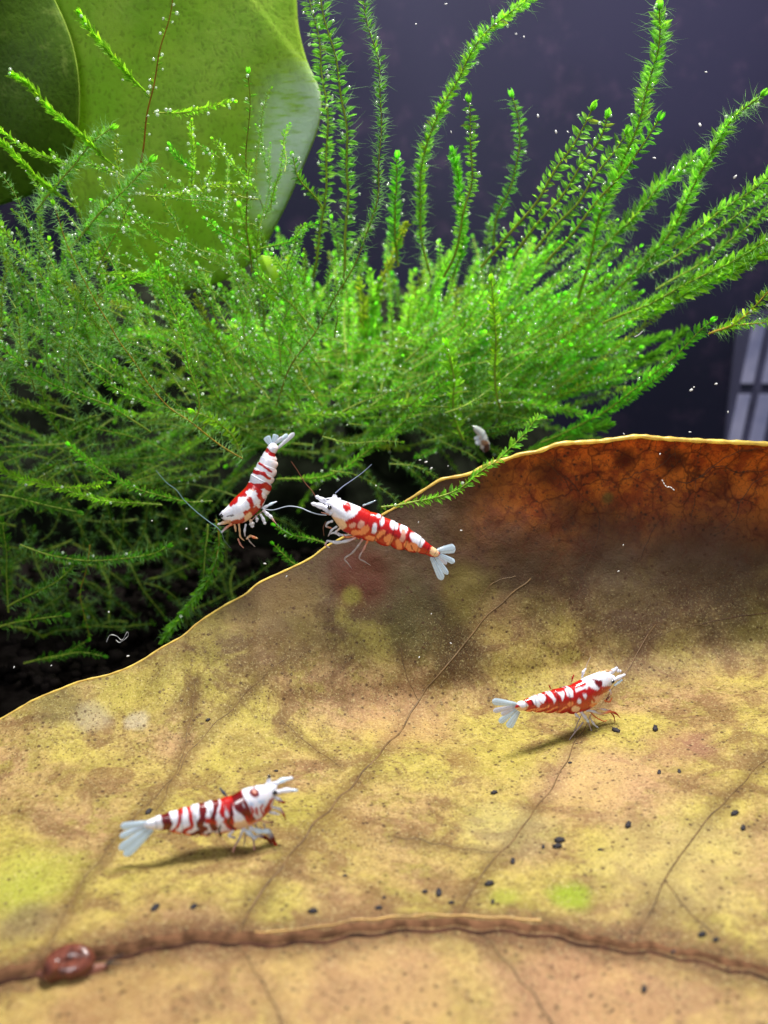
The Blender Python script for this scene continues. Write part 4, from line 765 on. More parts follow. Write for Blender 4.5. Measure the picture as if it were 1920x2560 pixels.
def shrimp(name, label, fr, stations, pattern, base, fan, limbs, ants, eyes, seg0, seg1, nseg=6, wratio=.66):
    St = np.array(stations, float); n = 220
    D = catmull(np.column_stack([St[:, 0:2], np.zeros(len(St))]), n)[:, :2]
    # dorsal and ventral lines sampled at the same station parameter
    k = np.linspace(0, len(St) - 1, n); 
    def samp(A):
        i = np.clip(k.astype(int), 0, len(St) - 2); t = (k - i)[:, None]; Q = np.vstack([2 * A[0] - A[1], A, 2 * A[-1] - A[-2]])
        a, b, c, d = Q[i], Q[i + 1], Q[i + 2], Q[i + 3]
        return .5 * (2 * b + (c - a) * t + (2 * a - 5 * b + 4 * c - d) * t ** 2 + (3 * b - a - 3 * c + d) * t ** 3)
    D = samp(St[:, :2]); V = samp(St[:, 2:])
    C = (D + V) / 2; H = (D - V) / 2; h = np.linalg.norm(H, axis=1)
    ns = 56; th = np.linspace(0, 2 * np.pi, ns, endpoint=False); ct, sn = np.cos(th), np.sin(th)
    ph = (k - seg0) / (seg1 - seg0) * nseg; inseg = (ph > 0) & (ph < nseg); fr_ = ph - np.floor(ph)
    flare = np.where(inseg, 1 + .085 * fr_ - .045, 1.0)
    scal = np.where(inseg & (ph < nseg - 1), .16 * (np.sin(np.pi * fr_) ** .7) - .06, 0)
    cc = ct[None] * flare[:, None]; cc = np.where(ct[None] < 0, cc * (1 + scal[:, None] * np.abs(ct[None]) ** 2), cc)
    P2 = C[:, None] + H[:, None] * cc[..., None]                          # (n,ns,2)
    off = h[:, None] * wratio * np.sign(sn)[None] * np.abs(sn)[None] ** .85 * flare[:, None]
    # a keel of plates: belly narrower than back
    off = off * (1 - .22 * np.clip(-ct, 0, 1))[None]
    W3 = fr(P2[..., 0].ravel(), P2[..., 1].ravel(), off.ravel())
    # pigment, laid out along the animal's own flank
    q = P2.reshape(-1, 2); wob = np.array([[mnoise.noise(Vector((a * .018, b * .018, 1.3))), mnoise.noise(Vector((a * .018, b * .018, 7.7)))] for a, b in q])
    wob2 = np.array([mnoise.noise(Vector((a * .06, b * .06, 4.))) for a, b in q])
    qq = q + wob * 16 + wob2[:, None] * 6
    col = np.tile(np.array(base, float), (len(q), 1))
    for op in pattern:
        if op[0] == 'line':
            _, c, pts, w = op; d = np.min([segdist(qq, pts[i], pts[i + 1]) for i in range(len(pts) - 1)], 0) - w / 2
        elif op[0] == 'blob':
            _, c, cx, cy, rx, ry = op[:6]; a = math.radians(op[6]) if len(op) > 6 else 0
            dx = qq[:, 0] - cx; dy = qq[:, 1] - cy; u = dx * math.cos(a) + dy * math.sin(a); v = -dx * math.sin(a) + dy * math.cos(a)
            d = (np.sqrt((u / rx) ** 2 + (v / ry) ** 2) - 1) * min(rx, ry)
        elif op[0] == 'poly':
            _, c, pts = op; A = np.array(pts, float); ins = np.zeros(len(q), bool); d = np.full(len(q), 1e9)
            for i in range(len(A)):
                a, b = A[i], A[(i + 1) % len(A)]; d = np.minimum(d, segdist(qq, a, b))
                cr = ((a[1] > qq[:, 1]) != (b[1] > qq[:, 1])) & (qq[:, 0] < (b[0] - a[0]) * (qq[:, 1] - a[1]) / (b[1] - a[1] + 1e-9) + a[0]); ins ^= cr
            d = np.where(ins, -d, d)
        soft = 5.; m = np.clip(.5 - d / (2 * soft), 0, 1)[:, None]; m = m * m * (3 - 2 * m)
        col = col * (1 - m) + np.array(c) * m
    low = np.clip((-np.tile(ct, n) - .15) * 1.3, 0, 1)[:, None] * .45 * (col[:, 1] > .4)[:, None]      # flanks and belly are creamier
    col = col * (1 - low) + np.array(lin(240, 190, 150)) * low
    seam = np.where(inseg & (fr_ > .88), .62, 1.0); col = col.reshape(n, ns, 3) * seam[:, None, None]; col = col.reshape(-1, 3)
    root = empty(name, tuple(fr(C[n // 2, 0], C[n // 2, 1]))); tag(root, label, 'shrimp')
    mb = MB(); i, j = np.meshgrid(np.arange(n - 1), np.arange(ns), indexing='ij'); kk = (j + 1) % ns
    F = np.stack([i * ns + j, i * ns + kk, (i + 1) * ns + kk, (i + 1) * ns + j], -1).reshape(-1, 4); mb.add(W3, F, col)
    for e in (0, n - 1):
        vv = np.vstack([W3[e * ns:(e + 1) * ns], W3[e * ns:(e + 1) * ns].mean(0)])
        mb.add(vv, [(a, (a + 1) % ns, ns) if e else ((a + 1) % ns, a, ns) for a in range(ns)], col[e * ns])
    o0 = tuple(root.location); mb.build('body', M['shell'], root, origin=o0)
    # tail fan lobes: flat blades with a raised rib
    for (a, b, w, c, sp) in fan:
        a = np.array(a, float); b = np.array(b, float); m_ = MB(); nn = 14; t = np.linspace(0, 1, nn)
        wid = w * .5 * np.where(t < .12, .45 + t * 2, np.where(t > .86, np.sqrt(np.clip(1 - ((t - .86) / .15) ** 2, .03, 1)), .62 + .42 * np.sin((t - .12) * 1.9)))
        cpt = a + (b - a) * t[:, None]; dr = (b - a) / np.linalg.norm(b - a); nv = np.array([-dr[1], dr[0]])
        g = np.linspace(-1, 1, 7); rows_ = []
        for sgn in (1, -1):
            X = cpt[:, None] + nv * (wid[:, None] * g[None])[..., None]
            offv = sp * t[:, None] + sgn * (1 - g[None] ** 2) * 6 * (1 - .5 * t[:, None]) + (1 - np.abs(g[None])) * 3
            rows_.append(fr(X[..., 0].ravel(), X[..., 1].ravel(), offv.ravel()))
        i, j = np.meshgrid(np.arange(nn - 1), np.arange(6), indexing='ij'); F = np.stack([i * 7 + j, i * 7 + j + 1, (i + 1) * 7 + j + 1, (i + 1) * 7 + j], -1).reshape(-1, 4)
        cf = np.array(c) * (1 + .12 * np.cos(g * 9))[None, :, None] * np.ones((nn, 1, 1)); cf = (cf * (1 - .18 * (t[:, None, None] < .2))).reshape(-1, 3)
        m_.add(rows_[0], F, cf); m_.add(rows_[1], F[:, ::-1], cf)
        m_.build('tail_lobe', M['shrimp_limb'], root, origin=o0)
    cnt = 0
    for (nm, pts, r, c, off) in limbs:
        nn = max(10, len(pts) * 7); A = np.array(pts, float)
        offs = off if isinstance(off, (list, tuple)) else (off, off)
        p = catmull(np.column_stack([A, np.linspace(offs[0], offs[1], len(A))]), nn); t = np.linspace(0, 1, nn)
        rad = (r if isinstance(r, (int, float)) else np.interp(t, np.linspace(0, 1, len(r)), r)) * np.ones(nn)
        rad = rad * (1 - .25 * np.abs(np.sin(t * np.pi * (len(A) - 1))) ** 4) * np.clip((1 - t) * 6 + .35, 0, 1)
        C_ = np.array(c, float); cl = C_ if C_.ndim == 1 else np.stack([np.interp(t, np.linspace(0, 1, len(C_)), C_[:, z_]) for z_ in range(3)], 1)
        m_ = MB(); tube(m_, fr(p[:, 0], p[:, 1], p[:, 2]), rad * fr.u, 9, cl); m_.build(nm, M['shrimp_limb'], root, origin=o0)
    for (pts, r, c, off) in ants:
        A = np.array(pts, float); p = catmull(np.column_stack([A, np.linspace(off[0], off[1], len(A))]), 48)
        m_ = MB(); tube(m_, fr(p[:, 0], p[:, 1], p[:, 2]), np.linspace(r, r * .45, 48) * fr.u, 6, c); m_.build('antenna', M['antenna'], root, origin=o0)
    for (x, y, r, off) in eyes:
        c = fr(x, y, off); m_ = MB(); ellipsoid(m_, c, np.eye(3) * r * fr.u, (1, 1, 1), 16, 10); m_.build('eye', M['eye'], root, origin=o0)
    return root

# --- front shrimp, bottom left, facing right
Z3 = (260, 1880, .3255); Y3 = float(leaf_Y(640, 2118)); f3 = Frame(Z3, Y3, 16, 8, (1000, 600))
st3 = [(1330,250,1330,264),(1300,246,1318,330),(1225,255,1290,425),(1130,272,1235,488),(1050,302,1165,545),(980,340,1085,578),(910,358,990,602),(830,380,880,616),(740,398,790,628),
       (650,422,700,634),(580,442,612,630),(510,463,532,612),(440,483,442,594),(385,503,388,594),(330,530,338,588),(300,548,312,580)]
pt3 = [('line', ORG, [(1000,590),(700,632),(450,592)], 26), ('line', CRM, [(1100,520),(1000,560)], 90),
       ('line', DRED, [(470,480),(480,530),(474,588)], 66), ('line', RED, [(585,440),(580,510),(560,560),(520,608)], 32), ('line', RED, [(640,425),(662,480),(660,550),(585,628)], 38),
       ('line', DRED, [(755,398),(748,460),(725,525),(770,560),(690,625)], 50), ('line', DRED, [(852,378),(838,440),(822,520),(838,560)], 46), ('line', RED, [(780,490),(880,510)], 40),
       ('line', RED, [(915,350),(905,430),(925,500),(960,540)], 52), ('line', RED, [(1035,310),(970,350),(945,400),(950,500),(985,570)], 60), ('line', DRED, [(1020,320),(1020,390),(1090,440),(1120,480)], 72),
       ('line', RED, [(1085,470),(1110,510),(1190,500),(1230,460),(1245,400),(1280,350)], 28), ('line', ORG, [(1110,525),(1200,490),(1280,430)], 22), ('line', RED, [(1150,390),(1170,440)], 14),
       ('blob', WHT, 1015,463,40,30), ('blob', CRM, 1030,532,52,34), ('blob', WHT, 932,440,14,32), ('blob', WHT, 885,500,20,34,30),
       ('line', BLK, [(962,380),(962,450),(940,510),(965,545),(990,575)], 13), ('line', RED, [(1262,440),(1250,380),(1290,330)], 20), ('line', RED, [(1215,470),(1190,400),(1205,370)], 18), ('line', RED, [(1120,480),(1140,420),(1120,380)], 20), ('line', DRED, [(1060,330),(1110,420)], 26), ('blob', lin(170,190,220), 1120,360,22,14), ('blob', lin(180,200,225), 1200,350,26,12), ('blob', BLK, 800,606,24,13), ('line', BLK, [(885,545),(868,575),(875,610)], 22),
       ('blob', DRED, 1150,294,34,31), ('blob', PNK, 1149,284,15,12)]
fan3 = [((345,540),(128,566),58,BLU,16),((335,560),(122,648),50,BLU,8),((325,555),(205,600),36,WHT,0),((345,580),(118,752),60,BLU,-10),((375,592),(158,806),68,BLU,-22)]
lb3 = [('antennule', [(1300,262),(1375,226),(1460,208)], [22,20,13], [WHT,BLU,WHT], (-18,-26)), ('antennule', [(1315,305),(1395,284),(1485,284)], [20,20,12], [WHT,WHT,BLU], (16,24)),
       ('scale_plate', [(1290,330),(1340,352),(1370,372)], [18,16,8], WHT, 26), ('mouthpart', [(1330,362),(1370,372),(1392,374)], [6,10,10], RED, 30),
       ('mouthpart', [(1290,415),(1345,430),(1375,470),(1395,520)], [12,13,9,5], [WHT,WHT,RED,DRED], 20), ('mouthpart', [(1190,515),(1250,530),(1300,527)], [10,9,13], [CRM,CRM,DRED], 22), ('mouthpart', [(1270,460),(1320,470),(1350,480)], [14,12,6], WHT, 5),
       ('leg', [(1120,575),(1190,600),(1262,602),(1292,655),(1318,712),(1362,765),(1425,775)], [18,22,20,17,15,14,6], [WHT,BLU,BLU,DRED,RED,WHT,GRY], (18,26)),
       ('leg', [(1060,575),(1110,610),(1165,655)], [16,20,15], [WHT,BLU,WHT], (24,34)), ('leg', [(1165,650),(1205,645),(1260,670),(1310,740),(1350,800)], [13,14,12,9,5], [WHT,DRED,DRED,GRY,GRY], (0,8)),
       ('leg', [(1060,590),(1035,650),(992,725),(970,820)], [12,9,8,4], [WHT,GRY,PNK,GRY], (26,44)), ('leg', [(1100,600),(1142,660),(1148,730),(1155,812)], [11,9,7,4], [WHT,GRY,PNK,GRY], (20,40)),
       ('leg', [(990,590),(960,630),(1010,650)], [11,13,10], [WHT,WHT,GRY], (26,26)), ('leg', [(1180,590),(1150,560),(1110,600),(1090,680),(1080,760)], [8,8,7,6,4], GRY, (-20,-50)), ('leg', [(1230,560),(1260,640),(1290,700),(1330,760)], [8,8,7,4], GRY, (-20,-60)),
       ('leg', [(960,370),(930,340),(895,300)], [5,13,7], lin(70, 84, 110), (-40,-60)), ('swimmeret', [(900,600),(890,640),(885,645)], [14,12,8], BLK, 10), ('swimmeret', [(820,612),(800,640),(770,648)], [10,9,5], CRM, 5), ('swimmeret', [(740,620),(715,645),(690,650)], [9,8,4], CRM, 5),
       ('rostrum', [(1240,252),(1290,240),(1352,236)], [12,9,3], WHT, 0), ('eyestalk', [(1262,262),(1272,235),(1274,218)], [18,20,20], WHT, (-24,-34))]
an3 = [([(1452,205),(1465,165),(1490,105)], 4, lin(150,70,40), (-26,-30)), ([(1460,270),(1480,245),(1502,232)], 4, lin(150,60,40), (20,24)), ([(1480,268),(1520,282),(1560,302)], 3, lin(170,120,80), (20,30))]
shrimp('shrimp', 'red and white striped shrimp on the brown leaf, lowest in view, facing right', f3, st3, pt3, WHT, fan3, lb3, an3, [(1305,297,21,34),(1275,204,15,-38)], 6.0, 14.2)
# --- right shrimp on the leaf
Z4 = (1180, 1620, .2652); Y4 = float(leaf_Y(1450, 1830)); f4 = Frame(Z4, Y4, 24, 8, (1000, 600))
st4 = [(1345,262,1345,280),(1300,240,1322,335),(1240,218,1275,405),(1160,245,1215,478),(1085,275,1150,540),(1030,305,1080,582),(960,340,1005,606),(900,362,925,610),(830,380,850,606),(760,398,772,606),(690,418,692,604),
       (620,440,622,602),(555,463,560,598),(500,488,500,592),(450,503,450,590),(415,530,420,580),(395,548,402,572)]
pt4 = [('blob', CRM, 1190,470,110,110), ('blob', PNK, 1150,440,60,50), ('line', RED, [(1060,400),(1130,385),(1190,390)], 34), ('line', RED, [(1010,470),(1060,430),(1110,470)], 30), ('line', RED, [(1000,540),(1080,500)], 30),
       ('poly', WHT, [(1030,300),(1100,262),(1240,205),(1360,230),(1345,318),(1260,345),(1190,335),(1110,362),(1055,335)]), ('line', WHT, [(945,386),(1000,362),(1060,330)], 22), ('line', RED, [(985,430),(1090,402),(1200,388),(1250,385)], 52),
       ('blob', WHT, 1015,425,22,20), ('blob', WHT, 958,478,18,20), ('blob', WHT, 888,405,28,36), ('poly', WHT, [(776,395),(836,387),(840,425),(816,480),(796,445)]), ('poly', WHT, [(685,413),(742,402),(756,455),(738,498),(718,465)]),
       ('blob', WHT, 640,465,32,34), ('poly', WHT, [(535,465),(600,448),(620,510),(610,545),(570,520)]), ('blob', CRM, 440,545,62,60), ('blob', WHT, 455,525,40,30), ('blob', RED, 412,548,18,16),
       ('line', ORG, [(690,525),(650,560),(580,598)], 20), ('line', ORG, [(770,535),(730,570),(680,598)], 20), ('line', ORG, [(850,540),(810,570),(770,600)], 18), ('line', ORG, [(610,555),(560,580),(510,592)], 18), ('blob', ORG, 890,510,24,30), ('blob', CRM, 945,560,34,26), ('blob', ORG, 1120,520,50,28),
       ('blob', DRED, 1158,312,34,34), ('line', DRED, [(1110,282),(1185,292)], 16), ('line', DRED, [(545,480),(555,530)], 14)]
fan4 = [((420,530),(182,495),66,BLU,16),((415,548),(196,592),50,WHT,8),((410,560),(275,628),48,WHT,0),((418,575),(262,705),60,BLU,-10),((440,595),(352,758),74,BLU,-22)]
lb4 = [('antennule', [(1290,262),(1340,222),(1385,188)], [22,22,18], WHT, (-18,-22)), ('antennule', [(1320,300),(1380,268),(1436,242)], [20,20,14], WHT, (16,20)), ('antennule', [(1330,345),(1370,315),(1405,290)], [12,14,10], BLU, (22,26)), ('antennule', [(1380,215),(1410,222)], [18,14], WHT, (-10,-10)),
       ('mouthpart', [(1290,390),(1300,430),(1260,480),(1250,510)], [12,12,10,6], [WHT,CRM,DRED,RED], 16), ('mouthpart', [(1240,490),(1285,500),(1310,460)], [9,9,6], ORG, 20),
       ('leg', [(1070,580),(1130,590),(1200,612),(1290,592),(1345,612),(1382,652)], [14,14,13,12,11,5], [WHT,WHT,CRM,ORG,RED,RED], (22,30)), ('leg', [(1180,570),(1250,580),(1310,588)], [10,11,7], [CRM,WHT,ORG], (0,6)),
       ('leg', [(1010,590),(1040,630),(1082,690)], [14,18,14], [WHT,WHT,BLU], (26,34)), ('leg', [(950,590),(970,625),(1005,652)], [13,15,9], WHT, (26,30)), ('leg', [(1090,640),(1130,705),(1172,742)], [7,12,8], [GRY,WHT,WHT], (30,36)),
       ('leg', [(1030,690),(1000,720),(940,780),(880,850)], [9,9,7,4], GRY, (30,60)), ('leg', [(1080,690),(1110,780),(1160,870)], [9,7,4], GRY, (30,55)), ('leg', [(1120,600),(1180,660),(1260,700),(1300,690)], [7,7,6,4], ORG, (-20,-40)), ('leg', [(1060,600),(1020,700),(985,800),(960,880)], [7,6,5,3], GRY, (-20,-50)), ('leg', [(1300,600),(1330,640),(1342,690)], [7,7,4], RED, (10,10)),
       ('leg', [(1060,290),(1075,240),(1105,205)], [8,16,9], WHT, (-40,-50)), ('leg', [(960,330),(975,290),(990,265)], [5,9,5], RED, (-40,-50)), ('leg', [(765,400),(755,380),(745,360)], [5,7,4], RED, (-40,-40)), ('rostrum', [(1210,232),(1270,214),(1330,215)], [12,10,3], CRM, 0)]
an4 = [([(1100,205),(1120,165),(1160,100)], 3, GRY, (-50,-70)), ([(1395,200),(1330,60),(1285,-140),(1250,-330),(1225,-480)], 3, lin(150,120,100), (-20,-60)), ([(1430,240),(1490,150),(1560,10),(1640,-140)], 4, lin(170,140,110), (10,30))]
shrimp('shrimp', 'dark red shrimp with white saddle spots on the brown leaf at the right', f4, st4, pt4, RED, fan4, lb4, an4, [(1305,306,20,34)], 6.0, 14.6)
# --- central shrimp at the rim
Z2 = (720, 1180, .2773); Y2 = float(leaf_Y(900, 1400)) - .45; f2 = Frame(Z2, Y2, 6, 10)
st2 = [(335,275,340,300),(385,245,370,365),(470,250,425,448),(560,278,480,520),(660,318,560,562),(735,350,650,602),(810,375,735,612),(890,413,822,642),(970,448,915,668),(1060,488,1000,692),(1140,540,1090,712),
       (1205,588,1160,725),(1258,635,1215,735),(1300,668,1262,755),(1345,702,1305,768),(1372,728,1338,768)]
pt2 = [('poly', WHT, [(320,220),(480,235),(600,280),(650,320),(620,370),(560,400),(470,440),(380,390),(330,320)]), ('blob', CRM, 450,455,75,55,20), ('blob', WHT, 615,305,38,24,20),
       ('blob', RED, 532,308,38,36), ('blob', WHT, 572,318,12,22), ('blob', PNK, 650,460,34,34), ('blob', PNK, 575,470,30,26), ('line', ORG, [(600,545),(660,530),(700,500)], 56), ('blob', WHT, 770,490,24,44),
       ('blob', WHT, 842,432,28,36), ('line', ORG, [(810,560),(850,525)], 46), ('blob', ORG, 745,592,50,26,15), ('blob', WHT, 810,380,20,14), ('blob', WHT, 948,468,38,46), ('line', ORG, [(870,590),(920,580),(900,640)], 50),
       ('blob', WHT, 1040,508,44,44), ('line', PNK, [(1035,520),(1020,600)], 34), ('line', ORG, [(980,620),(1000,680)], 50), ('line', ORG, [(1060,640),(1100,690)], 52), ('blob', WHT, 1165,600,82,52,40), ('line', ORG, [(1110,640),(1180,705)], 46),
       ('line', RED, [(1250,640),(1208,725)], 54), ('blob', CRM, 1320,715,44,50), ('line', DRED, [(1100,650),(1118,690)], 10), ('line', lin(150,14,14), [(800,600),(860,560),(900,520)], 16), ('line', lin(150,14,14), [(930,650),(960,560)], 14)]
fan2 = [((1345,712),(1505,682),84,BLU,16),((1345,735),(1500,812),52,BLU,8),((1335,745),(1430,830),36,WHT,0),((1325,755),(1440,925),46,BLU,-8),((1292,765),(1395,975),64,BLU,-18)]
lb2 = [('antennule', [(370,290),(310,255),(248,220)], [26,24,18], WHT, (-16,-20)), ('antennule', [(365,330),(290,302),(208,278)], [26,26,18], WHT, (18,24)), ('scale_plate', [(390,370),(350,345),(310,330)], [22,20,10], WHT, 26), ('eyestalk', [(420,255),(425,225),(430,212)], [24,26,22], WHT, (-30,-36)),
       ('mouthpart', [(400,440),(360,455),(345,485),(395,505)], [12,11,11,8], [WHT,WHT,GRY,ORG], 14), ('mouthpart', [(440,490),(395,520),(360,580)], [10,10,6], [WHT,WHT,GRY], 10), ('mouthpart', [(470,500),(430,540),(470,575)], [10,12,8], [CRM,WHT,WHT], 22),
       ('leg', [(610,590),(540,615),(440,630),(345,612)], [12,15,17,10], [PNK,WHT,WHT,WHT], (18,26)), ('leg', [(580,560),(500,570),(420,548),(370,560)], [9,11,13,7], [CRM,WHT,WHT,WHT], (0,4)), ('leg', [(360,612),(335,650),(375,680)], [9,9,6], [WHT,PNK,WHT], (24,26)),
       ('leg', [(670,605),(625,665),(575,722),(508,770),(535,810),(568,855)], [10,12,11,9,7,4], [PNK,GRY,GRY,GRY,GRY,GRY], (24,60)), ('leg', [(715,615),(685,680),(640,765),(690,800),(742,832)], [10,11,9,7,4], [ORG,PNK,GRY,GRY,GRY], (24,50)), ('leg', [(640,600),(600,580),(520,585),(500,560)], [8,9,8,6], ORG, (10,10)),
       ('leg', [(345,450),(320,500),(325,580)], [7,6,4], lin(120,80,60), (-10,-10)), ('leg', [(680,310),(740,290),(800,265)], [9,9,5], lin(170,190,200), (-40,-60)), ('rostrum', [(470,248),(380,240),(300,245)], [14,10,3], WHT, 0)]
an2 = [([(245,218),(210,165),(150,95),(85,-10),(30,-90)], 5, lin(130,80,60), (-20,-40)), ([(430,195),(500,135),(590,75),(680,10),(760,-60)], 5, lin(150,160,190), (-30,-60)), ([(345,385),(270,378),(190,355),(110,322),(0,310),(-140,345),(-230,332)], 6, lin(190,200,215), (20,-20)), ([(380,380),(300,360)], 9, PNK, (20,24))]
shrimp('shrimp', 'bright red shrimp with white saddle spots over the leaf rim, in the centre, head left', f2, st2, pt2, RED, fan2, lb2, an2, [(372,312,20,40)], 5.0, 14.0)
# --- left shrimp in front of the moss
Z1 = (460, 1040, .1929); f1 = Frame(Z1, 1.35, 10, 10, (900, 900))
st1 = [(468,1300,490,1330),(490,1245,560,1375),(570,1160,655,1402),(645,1070,790,1375),(720,1000,905,1290),(795,925,1010,1180),(838,850,1078,1045),(862,780,1125,925),(893,715,1150,850),(925,660,1175,785),(955,608,1195,705),
       (985,555,1208,622),(1012,505,1200,565),(1050,450,1185,508),(1078,402,1215,440),(1105,368,1215,395),(1135,345,1190,355)]
pt1 = [('line', PNK, [(600,1390),(760,1380),(900,1290),(1000,1180)], 70), ('line', RED, [(1060,430),(1110,470),(1180,505)], 54), ('line', RED, [(968,612),(1030,640),(1120,710)], 34), ('line', RED, [(895,712),(980,725),(1045,745),(1100,800)], 48), 
       ('line', RED, [(815,890),(880,895),(960,900),(1040,880),(1100,930)], 78), ('line', RED, [(1030,870),(1060,900)], 30), ('line', RED, [(830,890),(760,970),(690,1040),(610,1125)], 72), ('line', RED, [(780,990),(840,1060),(880,1130)], 62), ('line', RED, [(880,1130),(850,1210),(780,1250),(750,1330)], 60),
       ('line', RED, [(960,960),(1010,1060),(960,1160),(900,1240)], 84), ('line', RED, [(900,1240),(840,1330)], 70), ('blob', lin(170,60,40), 680,1360,90,34,-5), ('line', WHT, [(820,985),(900,1030),(960,1090),(960,1160)], 50), ('blob', WHT, 905,990,40,24), ('blob', WHT, 1035,1010,34,60),
       ('blob', CRM, 830,1290,42,66,20), ('blob', WHT, 720,1270,62,44,20), ('blob', WHT, 740,1080,44,40), ('blob', WHT, 760,1160,90,50), ('blob', ORG, 880,945,26,12), ('line', BLK, [(560,1290),(640,1270)], 16)]
fan1 = [((1125,375),(1065,262),96,BLU,18),((1155,345),(1195,238),80,BLU,10),((1165,350),(1275,275),42,WHT,0),((1190,355),(1345,240),56,BLU,-8),((1200,430),(1432,222),60,WHT,-18)]
lb1 = [('antennule', [(600,1370),(520,1378),(432,1402)], [24,26,16], [CRM,CRM,WHT], (20,26)), ('antennule', [(620,1395),(550,1440),(480,1508)], [20,18,14], [ORG,PNK,BLU], (24,34)), ('scale_plate', [(600,1340),(565,1360),(540,1385)], [24,26,16], CRM, 40), ('eyestalk', [(560,1250),(520,1245),(500,1250)], [28,28,22], WHT, (-10,-20)),
       ('leg', [(650,1390),(665,1450),(670,1500)], [16,16,10], CRM, 12), ('leg', [(710,1390),(720,1480),(730,1560),(780,1612)], [14,14,13,8], CRM, (20,26)), ('leg', [(800,1400),(785,1480),(790,1560)], [14,16,9], [WHT,WHT,GRY], (26,34)), ('leg', [(700,1590),(730,1660),(775,1710)], [12,12,6], PNK, (10,14)),
       ('leg', [(860,1340),(880,1400),(885,1440)], [18,38,22], [CRM,WHT,WHT], (26,38)), ('leg', [(930,1290),(945,1340),(935,1370)], [10,22,14], WHT, (28,34)), ('leg', [(990,1270),(1020,1320),(1050,1400)], [16,22,24], [WHT,WHT,WHT], (28,38)), ('leg', [(1030,1220),(1070,1260),(1120,1300),(1160,1350),(1200,1400)], [20,26,24,9,5], [WHT,WHT,WHT,PNK,GRY], (22,40)),
       ('leg', [(980,1190),(1060,1175),(1130,1140),(1205,1108)], [14,20,18,8], [WHT,WHT,BLU,WHT], (0,-10)), ('leg', [(810,1590),(860,1550),(900,1565),(955,1580)], [14,16,18,14], [CRM,CRM,ORG,CRM], (16,30)), ('leg', [(820,1560),(850,1620),(920,1690)], [10,9,5], GRY, (16,30)), ('rostrum', [(560,1215),(500,1240),(455,1285)], [16,12,4], WHT, 0)]
an1 = [([(480,1500),(430,1440),(300,1345),(150,1225),(0,1080),(-100,950),(-230,850),(-360,700)], 7, lin(120,150,160), (34,60)), ([(880,1335),(950,1270),(1050,1200)], 5, lin(200,150,140), (60,60)), ([(1200,1400),(1290,1470),(1400,1540)], 4, lin(120,130,120), (40,50)), ([(490,1500),(520,1600),(600,1700)], 5, lin(110,130,120), (34,40))]
shrimp('shrimp', 'white and red banded shrimp by the moss, leftmost of the upper pair, tail up', f1, st1, pt1, WHT, fan1, lb1, an1, [(492,1288,26,20),(628,1272,20,60)], 6.0, 14.4)
# --- a small pale one mostly hidden in the moss
Z5 = (1000, 900, .3014); f5 = Frame(Z5, 4.2, 10, 10, (660, 640))
st5 = [(600,545,604,560),(640,548,615,590),(690,575,650,640),(715,615,660,680),(730,660,665,720),(745,700,680,745),(745,740,700,770)]
shrimp('shrimp', 'small pale shrimp half hidden in the moss just above the brown leaf rim', f5, st5, [('blob', lin(150,110,80), 700,680,26,26), ('blob', lin(90,60,46), 715,735,30,50)], (.5,.52,.5),
       [((690,640),(632,700),44,WHT,8), ((680,620),(618,660),36,WHT,0)], [('leg', [(660,620),(640,660)], [9,5], WHT, 10)], [], [(608,556,6,8)], 1.5, 6, 4)

# ------------------------------------------------------------------ snail on the midrib, bottom left
def snail():
    c0 = leaf_pt(182, 2425) + np.array([0, -.02, .09])
    root = empty('snail', tuple(c0)); tag(root, 'small glossy reddish brown snail on the leaf midrib, bottom left corner', 'snail')
    mat = mat_plain('snail_shell', lin(112, 62, 48), .22, .5, .5, 14, .2, .3, bump=.5)
    n = 90; t = np.linspace(0, 2.6, n); r = .035 + .07 * t; a = t * 2 * np.pi
    ax = np.array([1, .25, .1]) * .66; ay = np.array([-.2, .8, .35]) * .45; az = np.cross(ax, ay)
    P = c0 + (np.cos(a) * r)[:, None] * ax + (np.sin(a) * r)[:, None] * ay + ((2.6 - t) * .035)[:, None] * az
    m_ = MB(); tube(m_, P, .025 + .036 * t, 12); m_.build('shell', mat, root, origin=tuple(c0))
    m_ = MB(); p = catmull(np.array([c0 + [-.32, -.02, -.1], c0 + [0, -.05, -.11], c0 + [.22, .03, -.09], c0 + [.31, .05, -.07]]), 16)
    tube(m_, p, np.array([.03, .07, .09, .1, .11, .11, .11, .11, .11, .1, .1, .09, .08, .07, .05, .03]) * .7, 10, flat=.7); m_.build('foot', mat_plain('snail_foot', lin(120, 76, 60), .3, .5, .2, 6), root, origin=tuple(c0))
    for s in (-1, 1):
        m_ = MB(); b = c0 + np.array([.3, .05, -.05]); tube(m_, catmull(np.array([b, b + [.07, .03 * s, .04], b + [.15, .06 * s, .06]]), 8), np.linspace(.012, .005, 8), 6); m_.build('feeler', M['pellet'], root, origin=tuple(c0))
snail()

